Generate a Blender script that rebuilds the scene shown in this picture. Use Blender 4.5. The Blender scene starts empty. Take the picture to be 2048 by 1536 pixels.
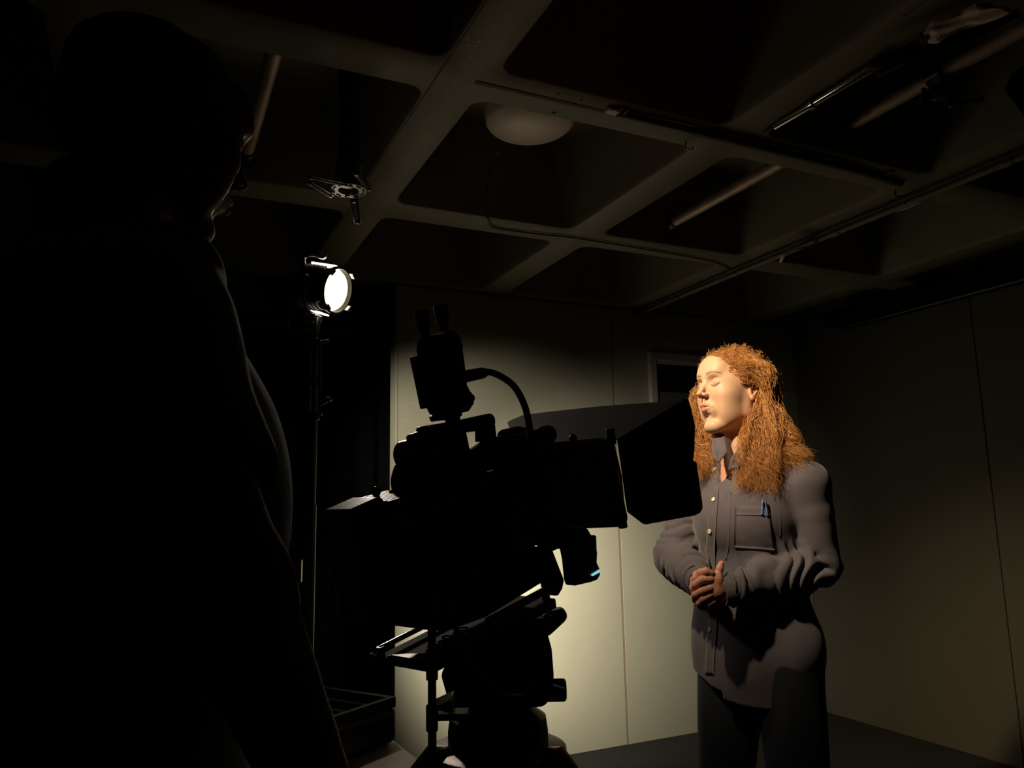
import bpy, math, random
import numpy as np
from mathutils import Vector, Matrix
from mathutils.bvhtree import BVHTree

scene = bpy.context.scene
COL = scene.collection
random.seed(4)
RNG = np.random.default_rng(7)

# ------------------------------------------------------------------ camera
FPX = 1540.0
PITCH, YAW, ROLL = math.radians(9.1), math.radians(25.2), math.radians(-1.15)
CAM = np.array([0.0, 0.0, 1.30])
FW = np.array([math.sin(YAW) * math.cos(PITCH), math.cos(YAW) * math.cos(PITCH), math.sin(PITCH)])
R0 = np.array([math.cos(YAW), -math.sin(YAW), 0.0])
U0 = np.cross(R0, FW)
RT = math.cos(ROLL) * R0 + math.sin(ROLL) * U0
UP = -math.sin(ROLL) * R0 + math.cos(ROLL) * U0
FH = np.array([math.sin(YAW), math.cos(YAW), 0.0])
UZ = np.array([0.0, 0.0, 1.0])

cam_data = bpy.data.cameras.new('camera')
cam_data.sensor_width = 36.0
cam_data.lens = FPX / 2048.0 * 36.0
cam_data.clip_start = 0.02
cam = bpy.data.objects.new('camera', cam_data)
COL.objects.link(cam)
cam.matrix_world = Matrix((
    (RT[0], UP[0], -FW[0], CAM[0]), (RT[1], UP[1], -FW[1], CAM[1]),
    (RT[2], UP[2], -FW[2], CAM[2]), (0, 0, 0, 1)))
scene.camera = cam

# ------------------------------------------------------------------ world, exposure
world = bpy.data.worlds.new('world')
scene.world = world
world.use_nodes = True
world.node_tree.nodes['Background'].inputs[0].default_value = (0.9, 0.95, 1.0, 1)
world.node_tree.nodes['Background'].inputs[1].default_value = 0.0
scene.view_settings.view_transform = 'Standard'
scene.view_settings.look = 'None'
scene.view_settings.gamma = 1.0
scene.view_settings.use_curve_mapping = False
scene.view_settings.exposure = 0.0

# ------------------------------------------------------------------ lights
def spot(name, loc, target, watts, deg, blend, radius, color):
    l = bpy.data.lights.new(name, 'SPOT')
    l.energy = watts
    l.spot_size = math.radians(deg)
    l.spot_blend = blend
    l.shadow_soft_size = radius
    l.color = color
    o = bpy.data.objects.new(name, l)
    COL.objects.link(o)
    o.location = loc
    d = Vector(target) - Vector(loc)
    o.rotation_euler = d.to_track_quat('-Z', 'Y').to_euler()
    return o

LAMP_C = np.array([0.536, 2.528, 2.036])                 # centre of the small spotlight's lens
LAMP_N = np.array([0.67, -0.71, -0.26]); LAMP_N /= np.linalg.norm(LAMP_N)
WOMAN = np.array([1.432, 1.680, 0.0])
spot('lamp_beam', LAMP_C + LAMP_N * 0.03, LAMP_C + np.array([0.25, -0.85, -0.45]), 16, 104, 1.0, 0.05, (1.0, 0.86, 0.72))
spot('key_light', (0.349, 1.33, 2.42), (1.43, 1.66, 1.58), 180, 47, 1.0, 0.03, (1.0, 0.80, 0.50))
spot('wall_light', (1.40, 2.92, 0.92), (1.90, 3.81, 0.80), 104, 108, 1.0, 0.06, (1.0, 0.93, 0.78))
spot('upper_wall_fill', (0.00, 2.60, 1.70), (1.36, 3.81, 1.52), 115, 42, 1.0, 0.06, (1.0, 0.93, 0.78))  # added unseen fill, brightens the upper left of the partition; no lamp known there

# ------------------------------------------------------------------ pixel helpers (used to measure real positions)
def ray(x, y):
    return FW + RT * (x - 1024) / FPX - UP * (y - 768) / FPX
def at_z(x, y, z):
    r = ray(x, y); return CAM + r * (z - CAM[2]) / r[2]
def at_d(x, y, d):
    return CAM + ray(x, y) * d
def at_plane(x, y, p, n):
    r = ray(x, y); return CAM + r * (((np.asarray(p) - CAM) @ n) / (r @ n))

# ------------------------------------------------------------------ materials
MATS = {}
def mat(name, color, rough=0.6, metal=0.0, bump=0.0, bscale=60.0, var=0.0, vscale=8.0, spec=0.5,
        emit=None, estr=0.0, sheen=0.0, attr=None, sss=0.0, coat=0.0, wave=None, trans=0.0):
    m = bpy.data.materials.new(name)
    m.use_nodes = True
    nt = m.node_tree
    b = nt.nodes['Principled BSDF']
    b.inputs['Base Color'].default_value = (*color, 1)
    b.inputs['Roughness'].default_value = rough
    b.inputs['Metallic'].default_value = metal
    b.inputs['Specular IOR Level'].default_value = spec
    if sheen: b.inputs['Sheen Weight'].default_value = sheen
    if coat: b.inputs['Coat Weight'].default_value = coat
    if trans: b.inputs['Transmission Weight'].default_value = trans
    if sss:
        b.inputs['Subsurface Weight'].default_value = sss
        b.inputs['Subsurface Radius'].default_value = (0.012, 0.004, 0.002)
        b.inputs['Subsurface Scale'].default_value = 1.0
    if emit is not None:
        b.inputs['Emission Color'].default_value = (*emit, 1)
        b.inputs['Emission Strength'].default_value = estr
    tc = nt.nodes.new('ShaderNodeTexCoord')
    src = None
    if attr:
        a = nt.nodes.new('ShaderNodeAttribute'); a.attribute_name = attr
        src = a.outputs['Color']
    if var > 0:
        n = nt.nodes.new('ShaderNodeTexNoise'); n.inputs['Scale'].default_value = vscale
        n.inputs['Detail'].default_value = 6
        nt.links.new(tc.outputs['Object'], n.inputs['Vector'])
        mp = nt.nodes.new('ShaderNodeMapRange')
        mp.inputs['From Min'].default_value = 0.3; mp.inputs['From Max'].default_value = 0.7
        mp.inputs['To Min'].default_value = 1 - var; mp.inputs['To Max'].default_value = 1 + var
        nt.links.new(n.outputs['Fac'], mp.inputs['Value'])
        mx = nt.nodes.new('ShaderNodeVectorMath'); mx.operation = 'SCALE'
        if src is None:
            mx.inputs[0].default_value = color
        else:
            nt.links.new(src, mx.inputs[0])
        nt.links.new(mp.outputs['Result'], mx.inputs['Scale'])
        src = mx.outputs['Vector']
    if src is not None:
        nt.links.new(src, b.inputs['Base Color'])
    if bump > 0:
        if wave:
            n2 = nt.nodes.new('ShaderNodeTexWave'); n2.inputs['Scale'].default_value = wave
            n2.inputs['Distortion'].default_value = 2.0
        else:
            n2 = nt.nodes.new('ShaderNodeTexNoise'); n2.inputs['Detail'].default_value = 4
            n2.inputs['Scale'].default_value = bscale
        nt.links.new(tc.outputs['Object'], n2.inputs['Vector'])
        bp = nt.nodes.new('ShaderNodeBump'); bp.inputs['Strength'].default_value = bump
        bp.inputs['Distance'].default_value = 0.004
        nt.links.new(n2.outputs['Fac'], bp.inputs['Height'])
        nt.links.new(bp.outputs['Normal'], b.inputs['Normal'])
    MATS[name] = m
    return m

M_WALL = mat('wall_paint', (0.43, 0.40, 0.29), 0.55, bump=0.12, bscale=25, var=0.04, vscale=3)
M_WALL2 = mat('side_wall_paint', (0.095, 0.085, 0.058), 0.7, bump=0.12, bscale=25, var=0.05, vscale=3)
M_CEIL = mat('painted_concrete', (0.165, 0.145, 0.10), 0.6, bump=0.25, bscale=18, var=0.10, vscale=5)
M_FLOOR = mat('dark_carpet', (0.019, 0.017, 0.015), 0.95, bump=0.8, bscale=400, var=0.35, vscale=60)
M_SEAM = mat('brown_joint', (0.10, 0.055, 0.03), 0.8)
M_JOINT = mat('tan_joint_strip', (0.30, 0.215, 0.13), 0.7)
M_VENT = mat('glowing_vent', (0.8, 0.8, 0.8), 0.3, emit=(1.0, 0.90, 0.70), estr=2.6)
M_DRAPE = mat('black_drape', (0.004, 0.005, 0.005), 0.95, bump=0.3, bscale=200, spec=0.1)
M_BLACK = mat('black_plastic', (0.010, 0.010, 0.010), 0.36, bump=0.06, bscale=300)
M_BLKMAT = mat('matt_black', (0.008, 0.008, 0.008), 0.75, bump=0.1, bscale=250)
M_FLAG = mat('black_flag_board', (0.018, 0.015, 0.013), 0.6, bump=0.05, bscale=120)
M_BLKMET = mat('black_anodised_metal', (0.07, 0.066, 0.064), 0.28, metal=0.7, bump=0.05, bscale=200)
M_RUBBER = mat('black_rubber', (0.012, 0.012, 0.012), 0.55)
M_STEEL = mat('grey_steel', (0.20, 0.185, 0.17), 0.42, metal=1.0, bump=0.05, bscale=120, var=0.1)
M_CHROME = mat('chrome', (0.8, 0.78, 0.74), 0.10, metal=1.0)
M_PIPE = mat('dull_galvanised_pipe', (0.42, 0.29, 0.22), 0.5, metal=0.35, bump=0.15, bscale=60, var=0.2, vscale=12)
M_CASTI = mat('dark_cast_iron', (0.09, 0.08, 0.07), 0.5, metal=0.7, bump=0.3, bscale=80)
M_COND = mat('brown_conduit', (0.06, 0.04, 0.028), 0.6, var=0.2)
M_DOME = mat('opal_plastic', (0.86, 0.70, 0.65), 0.35, var=0.05, vscale=7, spec=0.4)
M_PAPER = mat('crumpled_paper', (0.80, 0.64, 0.55), 0.7, bump=0.3, bscale=30, var=0.08)
M_TAPE = mat('white_tape', (0.5, 0.5, 0.45), 0.6)
M_TABLE = mat('white_laminate', (0.55, 0.46, 0.40), 0.5, var=0.03)
M_TEDGE = mat('brown_table_edge', (0.10, 0.05, 0.03), 0.5)
M_FRAME = mat('painted_window_frame', (0.70, 0.58, 0.55), 0.5, bump=0.05, bscale=40)
M_GLASS = mat('dark_glass', (0.006, 0.008, 0.010), 0.08, spec=0.6)
M_BLIND = mat('grey_blind', (0.10, 0.10, 0.09), 0.7)
M_LENS = mat('glowing_lens', (0.9, 0.9, 0.9), 0.3, emit=(1.0, 0.88, 0.62), estr=9.0)
M_LENSR = mat('glowing_lens_rim', (0.9, 0.8, 0.6), 0.3, emit=(1.0, 0.80, 0.50), estr=2.2)
M_LHOUSE = mat('lamp_housing', (0.035, 0.034, 0.036), 0.35, metal=0.6)
M_LMETAL = mat('lamp_bright_metal', (0.55, 0.55, 0.56), 0.25, metal=1.0)
M_BLUE = mat('blue_indicator', (0.1, 0.5, 0.6), 0.4, emit=(0.35, 0.85, 1.0), estr=0.7)
M_RED = mat('red_plastic', (0.35, 0.05, 0.03), 0.5)
M_WHITEP = mat('pale_plastic', (0.5, 0.45, 0.38), 0.5)
M_FOAM = mat('black_foam', (0.012, 0.012, 0.012), 0.95, bump=0.5, bscale=300)
M_COPPER = mat('copper_tinted_tube', (0.30, 0.13, 0.07), 0.4, metal=0.8)
M_PINK = mat('pinkish_line', (0.35, 0.15, 0.13), 0.5)

# ------------------------------------------------------------------ mesh builder
def frame_from(z):
    z = np.asarray(z, float); z = z / np.linalg.norm(z)
    a = np.array([0, 0, 1.0]) if abs(z[2]) < 0.9 else np.array([1.0, 0, 0])
    x = np.cross(a, z); x /= np.linalg.norm(x)
    return x, np.cross(z, x), z

class MB:
    def __init__(self, o=(0, 0, 0), ax=((1, 0, 0), (0, 1, 0), (0, 0, 1))):
        self.v, self.f = [], []
        self.o = np.asarray(o, float); self.A = np.asarray(ax, float)   # rows are axes
    def T(self, p):
        return self.o + np.asarray(p, float) @ self.A
    def add(self, vs, fs):
        n = len(self.v)
        self.v += [tuple(self.T(p)) for p in vs]
        self.f += [tuple(i + n for i in f) for f in fs]
        return self
    def box(self, lo, hi):
        x0, y0, z0 = lo; x1, y1, z1 = hi
        return self.add([(x0, y0, z0), (x1, y0, z0), (x1, y1, z0), (x0, y1, z0), (x0, y0, z1), (x1, y0, z1), (x1, y1, z1), (x0, y1, z1)],
                        [(0, 3, 2, 1), (4, 5, 6, 7), (0, 1, 5, 4), (1, 2, 6, 5), (2, 3, 7, 6), (3, 0, 4, 7)])
    def obox(self, p0, p1, w, h, up=(0, 0, 1)):
        """box of width w and height h running from p0 to p1"""
        p0 = np.asarray(p0, float); p1 = np.asarray(p1, float)
        d = p1 - p0; d /= np.linalg.norm(d)
        s = np.cross(d, up); s /= np.linalg.norm(s); u = np.cross(s, d)
        vs = [p + s * a * w / 2 + u * b * h / 2 for p in (p0, p1) for a, b in ((-1, -1), (1, -1), (1, 1), (-1, 1))]
        return self.add(vs, [(0, 3, 2, 1), (4, 5, 6, 7), (0, 1, 5, 4), (1, 2, 6, 5), (2, 3, 7, 6), (3, 0, 4, 7)])
    def cyl(self, p0, p1, r0, r1=None, n=20, cap=True):
        if r1 is None: r1 = r0
        return self.tube([p0, p1], [r0, r1], n, cap)
    def tube(self, pts, r, n=10, cap=True):
        pts = [np.asarray(p, float) for p in pts]
        rs = [r] * len(pts) if np.isscalar(r) else list(r)
        vs, fs = [], []
        x = None
        for i, p in enumerate(pts):
            a = pts[max(0, i - 1)]; b = pts[min(len(pts) - 1, i + 1)]
            t = b - a; t /= (np.linalg.norm(t) + 1e-12)
            if x is None: x = frame_from(t)[0]
            x = x - t * (x @ t); x /= np.linalg.norm(x); y = np.cross(t, x)
            for k in range(n):
                c = 2 * math.pi * k / n
                vs.append(p + rs[i] * (math.cos(c) * x + math.sin(c) * y))
        for i in range(len(pts) - 1):
            for k in range(n):
                k2 = (k + 1) % n
                fs.append((i * n + k, i * n + k2, (i + 1) * n + k2, (i + 1) * n + k))
        if cap:
            fs.append(tuple(range(n - 1, -1, -1)))
            fs.append(tuple((len(pts) - 1) * n + k for k in range(n)))
        return self.add(vs, fs)
    def lathe(self, prof, o, axis, n=32, capped=True):
        """prof: list of (distance along axis, radius)"""
        x, y, z = frame_from(axis); o = np.asarray(o, float)
        vs, fs = [], []
        for (h, r) in prof:
            for k in range(n):
                c = 2 * math.pi * k / n
                vs.append(o + z * h + max(r, 1e-5) * (math.cos(c) * x + math.sin(c) * y))
        for i in range(len(prof) - 1):
            for k in range(n):
                k2 = (k + 1) % n
                fs.append((i * n + k, i * n + k2, (i + 1) * n + k2, (i + 1) * n + k))
        if capped:
            fs.append(tuple(range(n - 1, -1, -1)))
            fs.append(tuple((len(prof) - 1) * n + k for k in range(n)))
        return self.add(vs, fs)
    def prism(self, outline, d0, d1):
        """outline in the first and third axes, extruded along the second axis from d0 to d1"""
        n = len(outline)
        vs = [(a, d0, b) for a, b in outline] + [(a, d1, b) for a, b in outline]
        fs = [tuple(range(n)), tuple(range(2 * n - 1, n - 1, -1))]
        fs += [(i, n + i, n + (i + 1) % n, (i + 1) % n) for i in range(n)]
        return self.add(vs, fs)
    def ball(self, c, r, n=12):
        r = (r, r, r) if np.isscalar(r) else r
        vs, fs = [], []
        for i in range(n + 1):
            th = math.pi * i / n
            for k in range(2 * n):
                ph = math.pi * k / n
                vs.append((c[0] + r[0] * math.sin(th) * math.cos(ph), c[1] + r[1] * math.sin(th) * math.sin(ph), c[2] + r[2] * math.cos(th)))
        for i in range(n):
            for k in range(2 * n):
                k2 = (k + 1) % (2 * n)
                fs.append((i * 2 * n + k, (i + 1) * 2 * n + k, (i + 1) * 2 * n + k2, i * 2 * n + k2))
        return self.add(vs, fs)
    def mesh(self, name, m, smooth=True, angle=35):
        me = bpy.data.meshes.new(name)
        me.from_pydata(self.v, [], self.f)
        me.validate()
        import bmesh
        bm = bmesh.new(); bm.from_mesh(me)
        bmesh.ops.remove_doubles(bm, verts=bm.verts, dist=1e-6)
        bmesh.ops.recalc_face_normals(bm, faces=bm.faces)
        bm.to_mesh(me); bm.free()
        if m: me.materials.append(m)
        if smooth:
            me.shade_smooth(); me.set_sharp_from_angle(angle=math.radians(angle))
        return me
    def build(self, name, m, parent=None, bevel=0.0, smooth=True, angle=35, seg=2):
        ob = bpy.data.objects.new(name, self.mesh(name, m, smooth, angle))
        COL.objects.link(ob)
        if parent: ob.parent = parent; ob.matrix_parent_inverse = parent_inv(parent)
        if bevel > 0:
            md = ob.modifiers.new('bevel', 'BEVEL'); md.width = bevel; md.segments = seg
            md.limit_method = 'ANGLE'; md.angle_limit = math.radians(40); md.use_clamp_overlap = True
        return ob

def world_mat(o):
    m = o.matrix_basis
    return (world_mat(o.parent) @ o.matrix_parent_inverse @ m) if o.parent else m
def parent_inv(p):
    return world_mat(p).inverted()

def tag(o, label=None, cat=None, group=None, kind=None):
    if label: o['label'] = label
    if cat: o['category'] = cat
    if group: o['group'] = group
    if kind: o['kind'] = kind
    return o
def thing(name, loc, label, cat, group=None):
    o = bpy.data.objects.new(name, None)
    COL.objects.link(o)
    o.location = Vector([float(c) for c in loc])
    o.empty_display_size = 0.05
    return tag(o, label, cat, group)
def struct(o, label=None, cat=None):
    return tag(o, label, cat, kind='structure')
def catmull(P, n):
    P = np.asarray(P, float); m = len(P)
    Q = np.vstack([2 * P[0] - P[1], P, 2 * P[-1] - P[-2]])
    out = []
    for t in np.linspace(0, m - 1 - 1e-9, n):
        i = int(t); f = t - i
        p0, p1, p2, p3 = Q[i], Q[i + 1], Q[i + 2], Q[i + 3]
        out.append(0.5 * (2 * p1 + (p2 - p0) * f + (2 * p0 - 5 * p1 + 4 * p2 - p3) * f * f + (3 * p1 - p0 - 3 * p2 + p3) * f ** 3))
    return np.array(out)
# ================================================================== ROOM
WY = 3.81; WX = 3.90; ZC = 2.475
struct(MB().box((-2.4, -2.3, -0.06), (4.1, 5.2, 0.0)).build('floor', M_FLOOR, smooth=False), 'dark grey speckled carpet floor', 'floor')
# back partition: two painted boards with a joint between them
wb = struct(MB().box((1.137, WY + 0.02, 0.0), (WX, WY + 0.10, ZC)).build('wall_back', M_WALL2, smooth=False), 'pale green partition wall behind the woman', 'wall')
for x0, x1 in ((1.137, 2.4495), (2.4620, WX)):
    MB().box((x0, WY, 0.0), (x1, WY + 0.022, ZC - 0.004)).build('panel', M_WALL, wb, bevel=0.002)
MB().box((2.446, WY + 0.0015, 0.0), (2.465, WY + 0.02, ZC - 0.01)).build('joint_strip', M_JOINT, wb)
MB().box((1.129, WY - 0.003, 0.0), (1.139, WY + 0.102, ZC - 0.01)).build('edge_strip', M_WALL, wb, bevel=0.002)
for (px, py) in ((826, 806), (812, 840), (1176, 700)):
    p = at_plane(px, py, (0, WY, 0), np.array([0, 1.0, 0]))
    MB().box((p[0] - 0.012, WY - 0.0012, p[2] - 0.0015), (p[0] + 0.012, WY + 0.001, p[2] + 0.0015)).build('scuff', M_TAPE, wb)
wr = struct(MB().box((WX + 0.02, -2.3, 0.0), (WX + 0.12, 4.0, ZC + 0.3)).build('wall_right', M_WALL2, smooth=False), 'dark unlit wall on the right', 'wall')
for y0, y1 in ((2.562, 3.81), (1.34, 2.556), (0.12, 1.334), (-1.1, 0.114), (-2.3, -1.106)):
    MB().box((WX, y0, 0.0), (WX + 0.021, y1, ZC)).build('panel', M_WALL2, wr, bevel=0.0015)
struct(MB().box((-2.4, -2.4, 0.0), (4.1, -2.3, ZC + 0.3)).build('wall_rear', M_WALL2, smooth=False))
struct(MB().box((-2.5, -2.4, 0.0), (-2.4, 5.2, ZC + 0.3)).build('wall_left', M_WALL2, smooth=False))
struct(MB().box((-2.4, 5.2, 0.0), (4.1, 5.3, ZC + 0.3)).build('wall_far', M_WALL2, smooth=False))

# waffle ceiling: one coffer per bay, all sharing a mesh
CX = [-2.09 + 0.94 * i for i in range(7)]            # rib centre lines, x
CYS = [-2.085, -1.105, -0.125, 0.855, 1.845, 2.835, 3.825, 4.815]
SZ = 0.335                                           # coffer depth
def rrect(hx, hy, r, n=8):
    out = []
    for cx, cy, a0 in ((hx - r, hy - r, 0), (-hx + r, hy - r, 90), (-hx + r, -hy + r, 180), (hx - r, -hy + r, 270)):
        for k in range(n + 1):
            a = math.radians(a0 + 90 * k / n)
            out.append((cx + r * math.cos(a), cy + r * math.sin(a)))
    return out
def coffer_mesh(dx, dy):
    hx, hy = dx / 2 - 0.078, dy / 2 - 0.082
    b = MB()
    rings = []
    n = 8
    op = rrect(hx + 0.006, hy + 0.006, 0.055, n)
    N = len(op)
    outer = []
    for (x, y) in op:                                # project outwards to the cell boundary
        outer.append((x, y))
    # soffit: quads from opening ring to the cell rectangle
    rect = []
    for i, (x, y) in enumerate(op):
        c = i // (n + 1); k = i % (n + 1)
        sx, sy = ((1, 1), (-1, 1), (-1, -1), (1, -1))[c]
        X, Y = sx * dx / 2, sy * dy / 2
        f = k / n
        if c in (0, 2):
            rect.append((X, Y * 1 if f >= 0.5 else (abs(y) + (abs(Y) - abs(y)) * f * 2) * sy) if f < 0.5 else ((abs(x) + (abs(X) - abs(x)) * (1 - f) * 2) * sx, Y))
        else:
            rect.append(((abs(x) + (abs(X) - abs(x)) * f * 2) * sx, Y) if f < 0.5 else (X, (abs(y) + (abs(Y) - abs(y)) * (1 - f) * 2) * sy))
    def ring(pts, z): return [(x, y, z) for x, y in pts]
    R_ = [ring(rect, 0.0), ring(op, 0.0), ring(rrect(hx + 0.001, hy + 0.001, 0.050, n), 0.004), ring(rrect(hx - 0.004, hy - 0.004, 0.045, n), 0.02)]
    for t in (0.5, 0.85, 0.97, 1.0):
        sh = 0.02 + 0.075 * t + (0.012 if t > 0.96 else 0) + (0.02 if t == 1.0 else 0)
        R_.append(ring(rrect(hx - sh, hy - sh, 0.05, n), SZ * t))
    vs = [p for r_ in R_ for p in r_]
    fs = []
    for i in range(len(R_) - 1):
        for k in range(N):
            k2 = (k + 1) % N
            fs.append((i * N + k, i * N + k2, (i + 1) * N + k2, (i + 1) * N + k))
    fs.append(tuple((len(R_) - 1) * N + k for k in range(N)))
    b.add(vs, fs)
    me = bpy.data.meshes.new('coffer'); me.from_pydata(b.v, [], b.f); me.validate()
    me.materials.append(M_CEIL); me.shade_smooth(); me.set_sharp_from_angle(angle=math.radians(50))
    return me
ceil = struct(MB().box((-2.5, -2.4, ZC + SZ + 0.01), (4.2, 5.3, ZC + SZ + 0.12)).build('ceiling', M_CEIL, smooth=False), 'painted concrete waffle ceiling', 'ceiling')
cache = {}
for i in range(len(CX)):
    for j in range(len(CYS) - 1):
        x0 = CX[i]; x1 = CX[i + 1] if i + 1 < len(CX) else 4.2
        dx, dy = x1 - x0, CYS[j + 1] - CYS[j]
        key = (round(dx, 3), round(dy, 3))
        if key not in cache: cache[key] = coffer_mesh(dx, dy)
        o = bpy.data.objects.new('coffer', cache[key]); COL.objects.link(o)
        o.parent = ceil; o.location = ((x0 + x1) / 2, (CYS[j] + CYS[j + 1]) / 2, ZC)
# form seams and grooves on the rib soffits
MB().box((0.660, -0.1, ZC - 0.0015), (0.664, 3.8, ZC + 0.002)).build('formwork_seam', M_SEAM, ceil)
MB().box((0.77, 1.829, ZC - 0.002), (1.20, 1.843, ZC + 0.002)).build('slot', M_SEAM, ceil)
s0_, s1_ = at_z(1806, 33, ZC), at_z(1856, -2, ZC)
MB().obox(s0_, s1_, .003, .003).build('formwork_seam', M_SEAM, ceil)
for (px, py) in ((1116, 188), (1106, 225), (1162, 200), (700 + 1048 / 2.56, 577 / 2.56)):
    p = at_z(px, py, ZC)
    MB().lathe([(0, .004), (0.002, .004)], (p[0], p[1], ZC - 0.002), (0, 0, 1), 8).build('screw_hole', M_SEAM, ceil)
for k in range(60):
    cx, cy = ((1018, 25), (978, 55), (945, 90), (912, 165), (930, 130))[k % 5]
    p = at_z(cx + random.gauss(0, 9), cy + random.gauss(0, 9), ZC)
    s = random.uniform(0.001, 0.0026)
    if k == 0: mb = MB()
    mb.add([(p[0] - s, p[1] - s, ZC - .0006), (p[0] + s, p[1] - s, ZC - .0006), (p[0] + s, p[1] + s, ZC - .0006), (p[0] - s, p[1] + s, ZC - .0006)], [(0, 1, 2, 3)])
fl = mb.build('paint_chips', M_TAPE, ceil, smooth=False); fl['kind'] = 'stuff'

# window in the partition
wz0, wz1, wx0, wx1 = 1.55, 2.215, 2.705, 3.13
win = struct(thing('window_1', (2.9, WY, wz0), 'small window with pale frame behind the woman', 'window'))
def bar(x0, x1, z0, z1, name='frame', m=M_FRAME, y0=WY - 0.03, y1=WY + 0.02, bev=0.004):
    return MB().box((x0, y0, z0), (x1, y1, z1)).build(name, m, win, bevel=bev)
bar(wx0, wx0 + 0.046, wz0 + .03, wz1 - .05); bar(wx1 - 0.046, wx1, wz0 + .03, wz1 - .05)
bar(wx0, wx1, wz1 - 0.05, wz1 + 0.0, ); bar(wx0 - 0.01, wx1 + 0.01, wz0 - 0.03, wz0 + 0.03, 'sill')
bar(wx0 + 0.04, wx1 - 0.04, wz1 - 0.068, wz1 - 0.048, 'inner_bead', M_FRAME, WY - 0.018, WY + 0.01, 0.002)
bar(wx0 + 0.04, wx1 - 0.04, wz0 + 0.02, wz1 - 0.05, 'pane', M_GLASS, WY - 0.008, WY - 0.004, 0)
bar(wx0 + 0.045, wx1 - 0.045, wz0 + 0.03, 1.975, 'blind', M_BLIND, WY - 0.016, WY - 0.012, 0)

# opening left of the partition, closed by a black drape
def drape(name, x0, x1, y, z0, z1, label):
    n = 220; vs, fs = [], []
    for i in range(n + 1):
        x = x0 + (x1 - x0) * i / n
        a = 0.028 * math.sin(x * 42 + 1.3 * math.sin(x * 7)) + 0.012 * math.sin(x * 97)
        for z, s in ((z0, 1.15), ((z0 + z1) / 2, 1.0), (z1, 0.7)):
            vs.append((x, y + a * s, z))
    for i in range(n):
        for k in range(2):
            fs.append((i * 3 + k, (i + 1) * 3 + k, (i + 1) * 3 + k + 1, i * 3 + k + 1))
    b = MB(); b.add(vs, fs); ob = b.build(name, M_DRAPE, angle=80)
    md = ob.modifiers.new('thick', 'SOLIDIFY'); md.thickness = 0.004
    return tag(ob, label, 'curtain')
drape('black_drape', -2.35, 1.75, 4.35, 0.01, 2.30, 'black cloth drape hanging in the dark beyond the spotlight stand')
rail = MB().cyl((-2.38, 4.35, 2.325), (1.78, 4.35, 2.325), 0.016)
tag(rail.build('curtain_rail', M_CASTI), 'dark rail carrying the black drape behind the spotlight', 'rail')

# rolled black backdrop and its batten along the top of the right wall
rb = thing('backdrop_roll', (3.80, 3.40, 2.37), 'black backdrop roll along the top of the right wall', 'backdrop')
MB().cyl((3.79, 3.40, 2.415), (3.79, -0.6, 2.415), 0.052, n=28).build('roll', M_DRAPE, rb, bevel=0.006)
MB().cyl((3.80, 3.33, 2.345), (3.80, -0.6, 2.345), 0.012, n=12).build('batten', M_BLACK, rb)
MB().box((3.83, -0.6, 2.35), (3.897, 3.38, ZC - 0.003)).build('rail_box', M_DRAPE, rb, bevel=0.004)
MB().cyl((3.79, 3.402, 2.415), (3.79, 3.425, 2.415), 0.016).build('end_pin', M_STEEL, rb)

# ceiling dome lights, switched off
def dome(cx, cy, label):
    t = thing('ceiling_light', (cx, cy, ZC + SZ), label, 'ceiling light', 'round dome lights in the ceiling bays')
    R_ = 0.165
    prof = [(0.0, R_ * 0.98), (-0.012, R_), (-0.07, R_ * 1.0), (-0.085, R_ * 0.985)]
    for k in range(1, 13):
        a = math.pi / 2 * k / 12
        prof.append((-0.085 - 0.055 * math.sin(a), R_ * 0.985 * math.cos(a)))
    zt = ZC + SZ - 0.02
    MB().lathe([(0.02, R_ * 0.9), (-0.01, R_ * 0.9)], (cx, cy, zt), (0, 0, 1), 40).build('base', M_CASTI, t)
    MB().lathe([(h - 0.005, r) for h, r in prof], (cx, cy, zt), (0, 0, 1), 56).build('diffuser', M_DOME, t, angle=60)
    return t
dome(1.20, 2.35, 'white round dome light nearest the middle of the ceiling, with a thin cable from it')
dome(3.08, 2.34, 'dim round dome light half hidden behind the rib at the right')
cb = [at_z(988, 306, 2.66), (1.10, 2.60, 2.70), (1.06, 2.70, 2.62), (1.03, 2.745, 2.50), (1.03, 2.80, 2.466)]
p2 = at_z(975, 445, ZC - .005)
NY = np.array([0, 1.0, 0])
cb = [at_plane(x, y, (0, yy, 0), NY) for x, y, yy in ((1000, 300, 2.50), (985, 318, 2.575), (977, 350, 2.61), (975, 390, 2.655), (975, 425, 2.70), (977, 440, 2.725))]
cb += [at_z(x, y, 2.468) for x, y in ((988, 455), (1060, 466), (1150, 476), (1300, 500), (1420, 522), (1462, 540))]
tag(MB().tube(catmull(cb, 60), 0.0035, 8).build('lighting_cable', M_COND), 'thin dark cable from the dome light along the rib', 'cable')
# conduits and pipes
cp = [(1.222, 1.808, 2.462), (1.5, 1.805, 2.460), (1.9, 1.806, 2.458), (2.15, 1.812, 2.460), (2.35, 1.83, 2.466), (2.50, 1.85, 2.470)]
t = thing('conduit', cp[0], 'brown conduit fixed under the rib, from the broken bracket to the corner', 'conduit')
MB().tube(catmull(cp, 40), 0.011, 12).build('tube', M_COND, t)
MB().tube(catmull([(c[0], c[1] + 0.022, c[2] + 0.004) for c in cp[1:]], 30), 0.005, 8).build('cable', M_COND, t)
for x in (1.225, 1.62, 2.02, 2.38):
    MB().box((x - .01, 1.788, 2.468), (x + .01, 1.832, 2.476)).build('clip', M_STEEL, t, bevel=.002)
b = thing('broken_bracket', (1.205, 1.80, ZC), 'small pale broken bracket on the rib at the conduit end', 'bracket')
MB().box((1.185, 1.80, ZC - 0.012), (1.225, 1.828, ZC)).build('plate', M_PAPER, b, bevel=.003)
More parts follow.
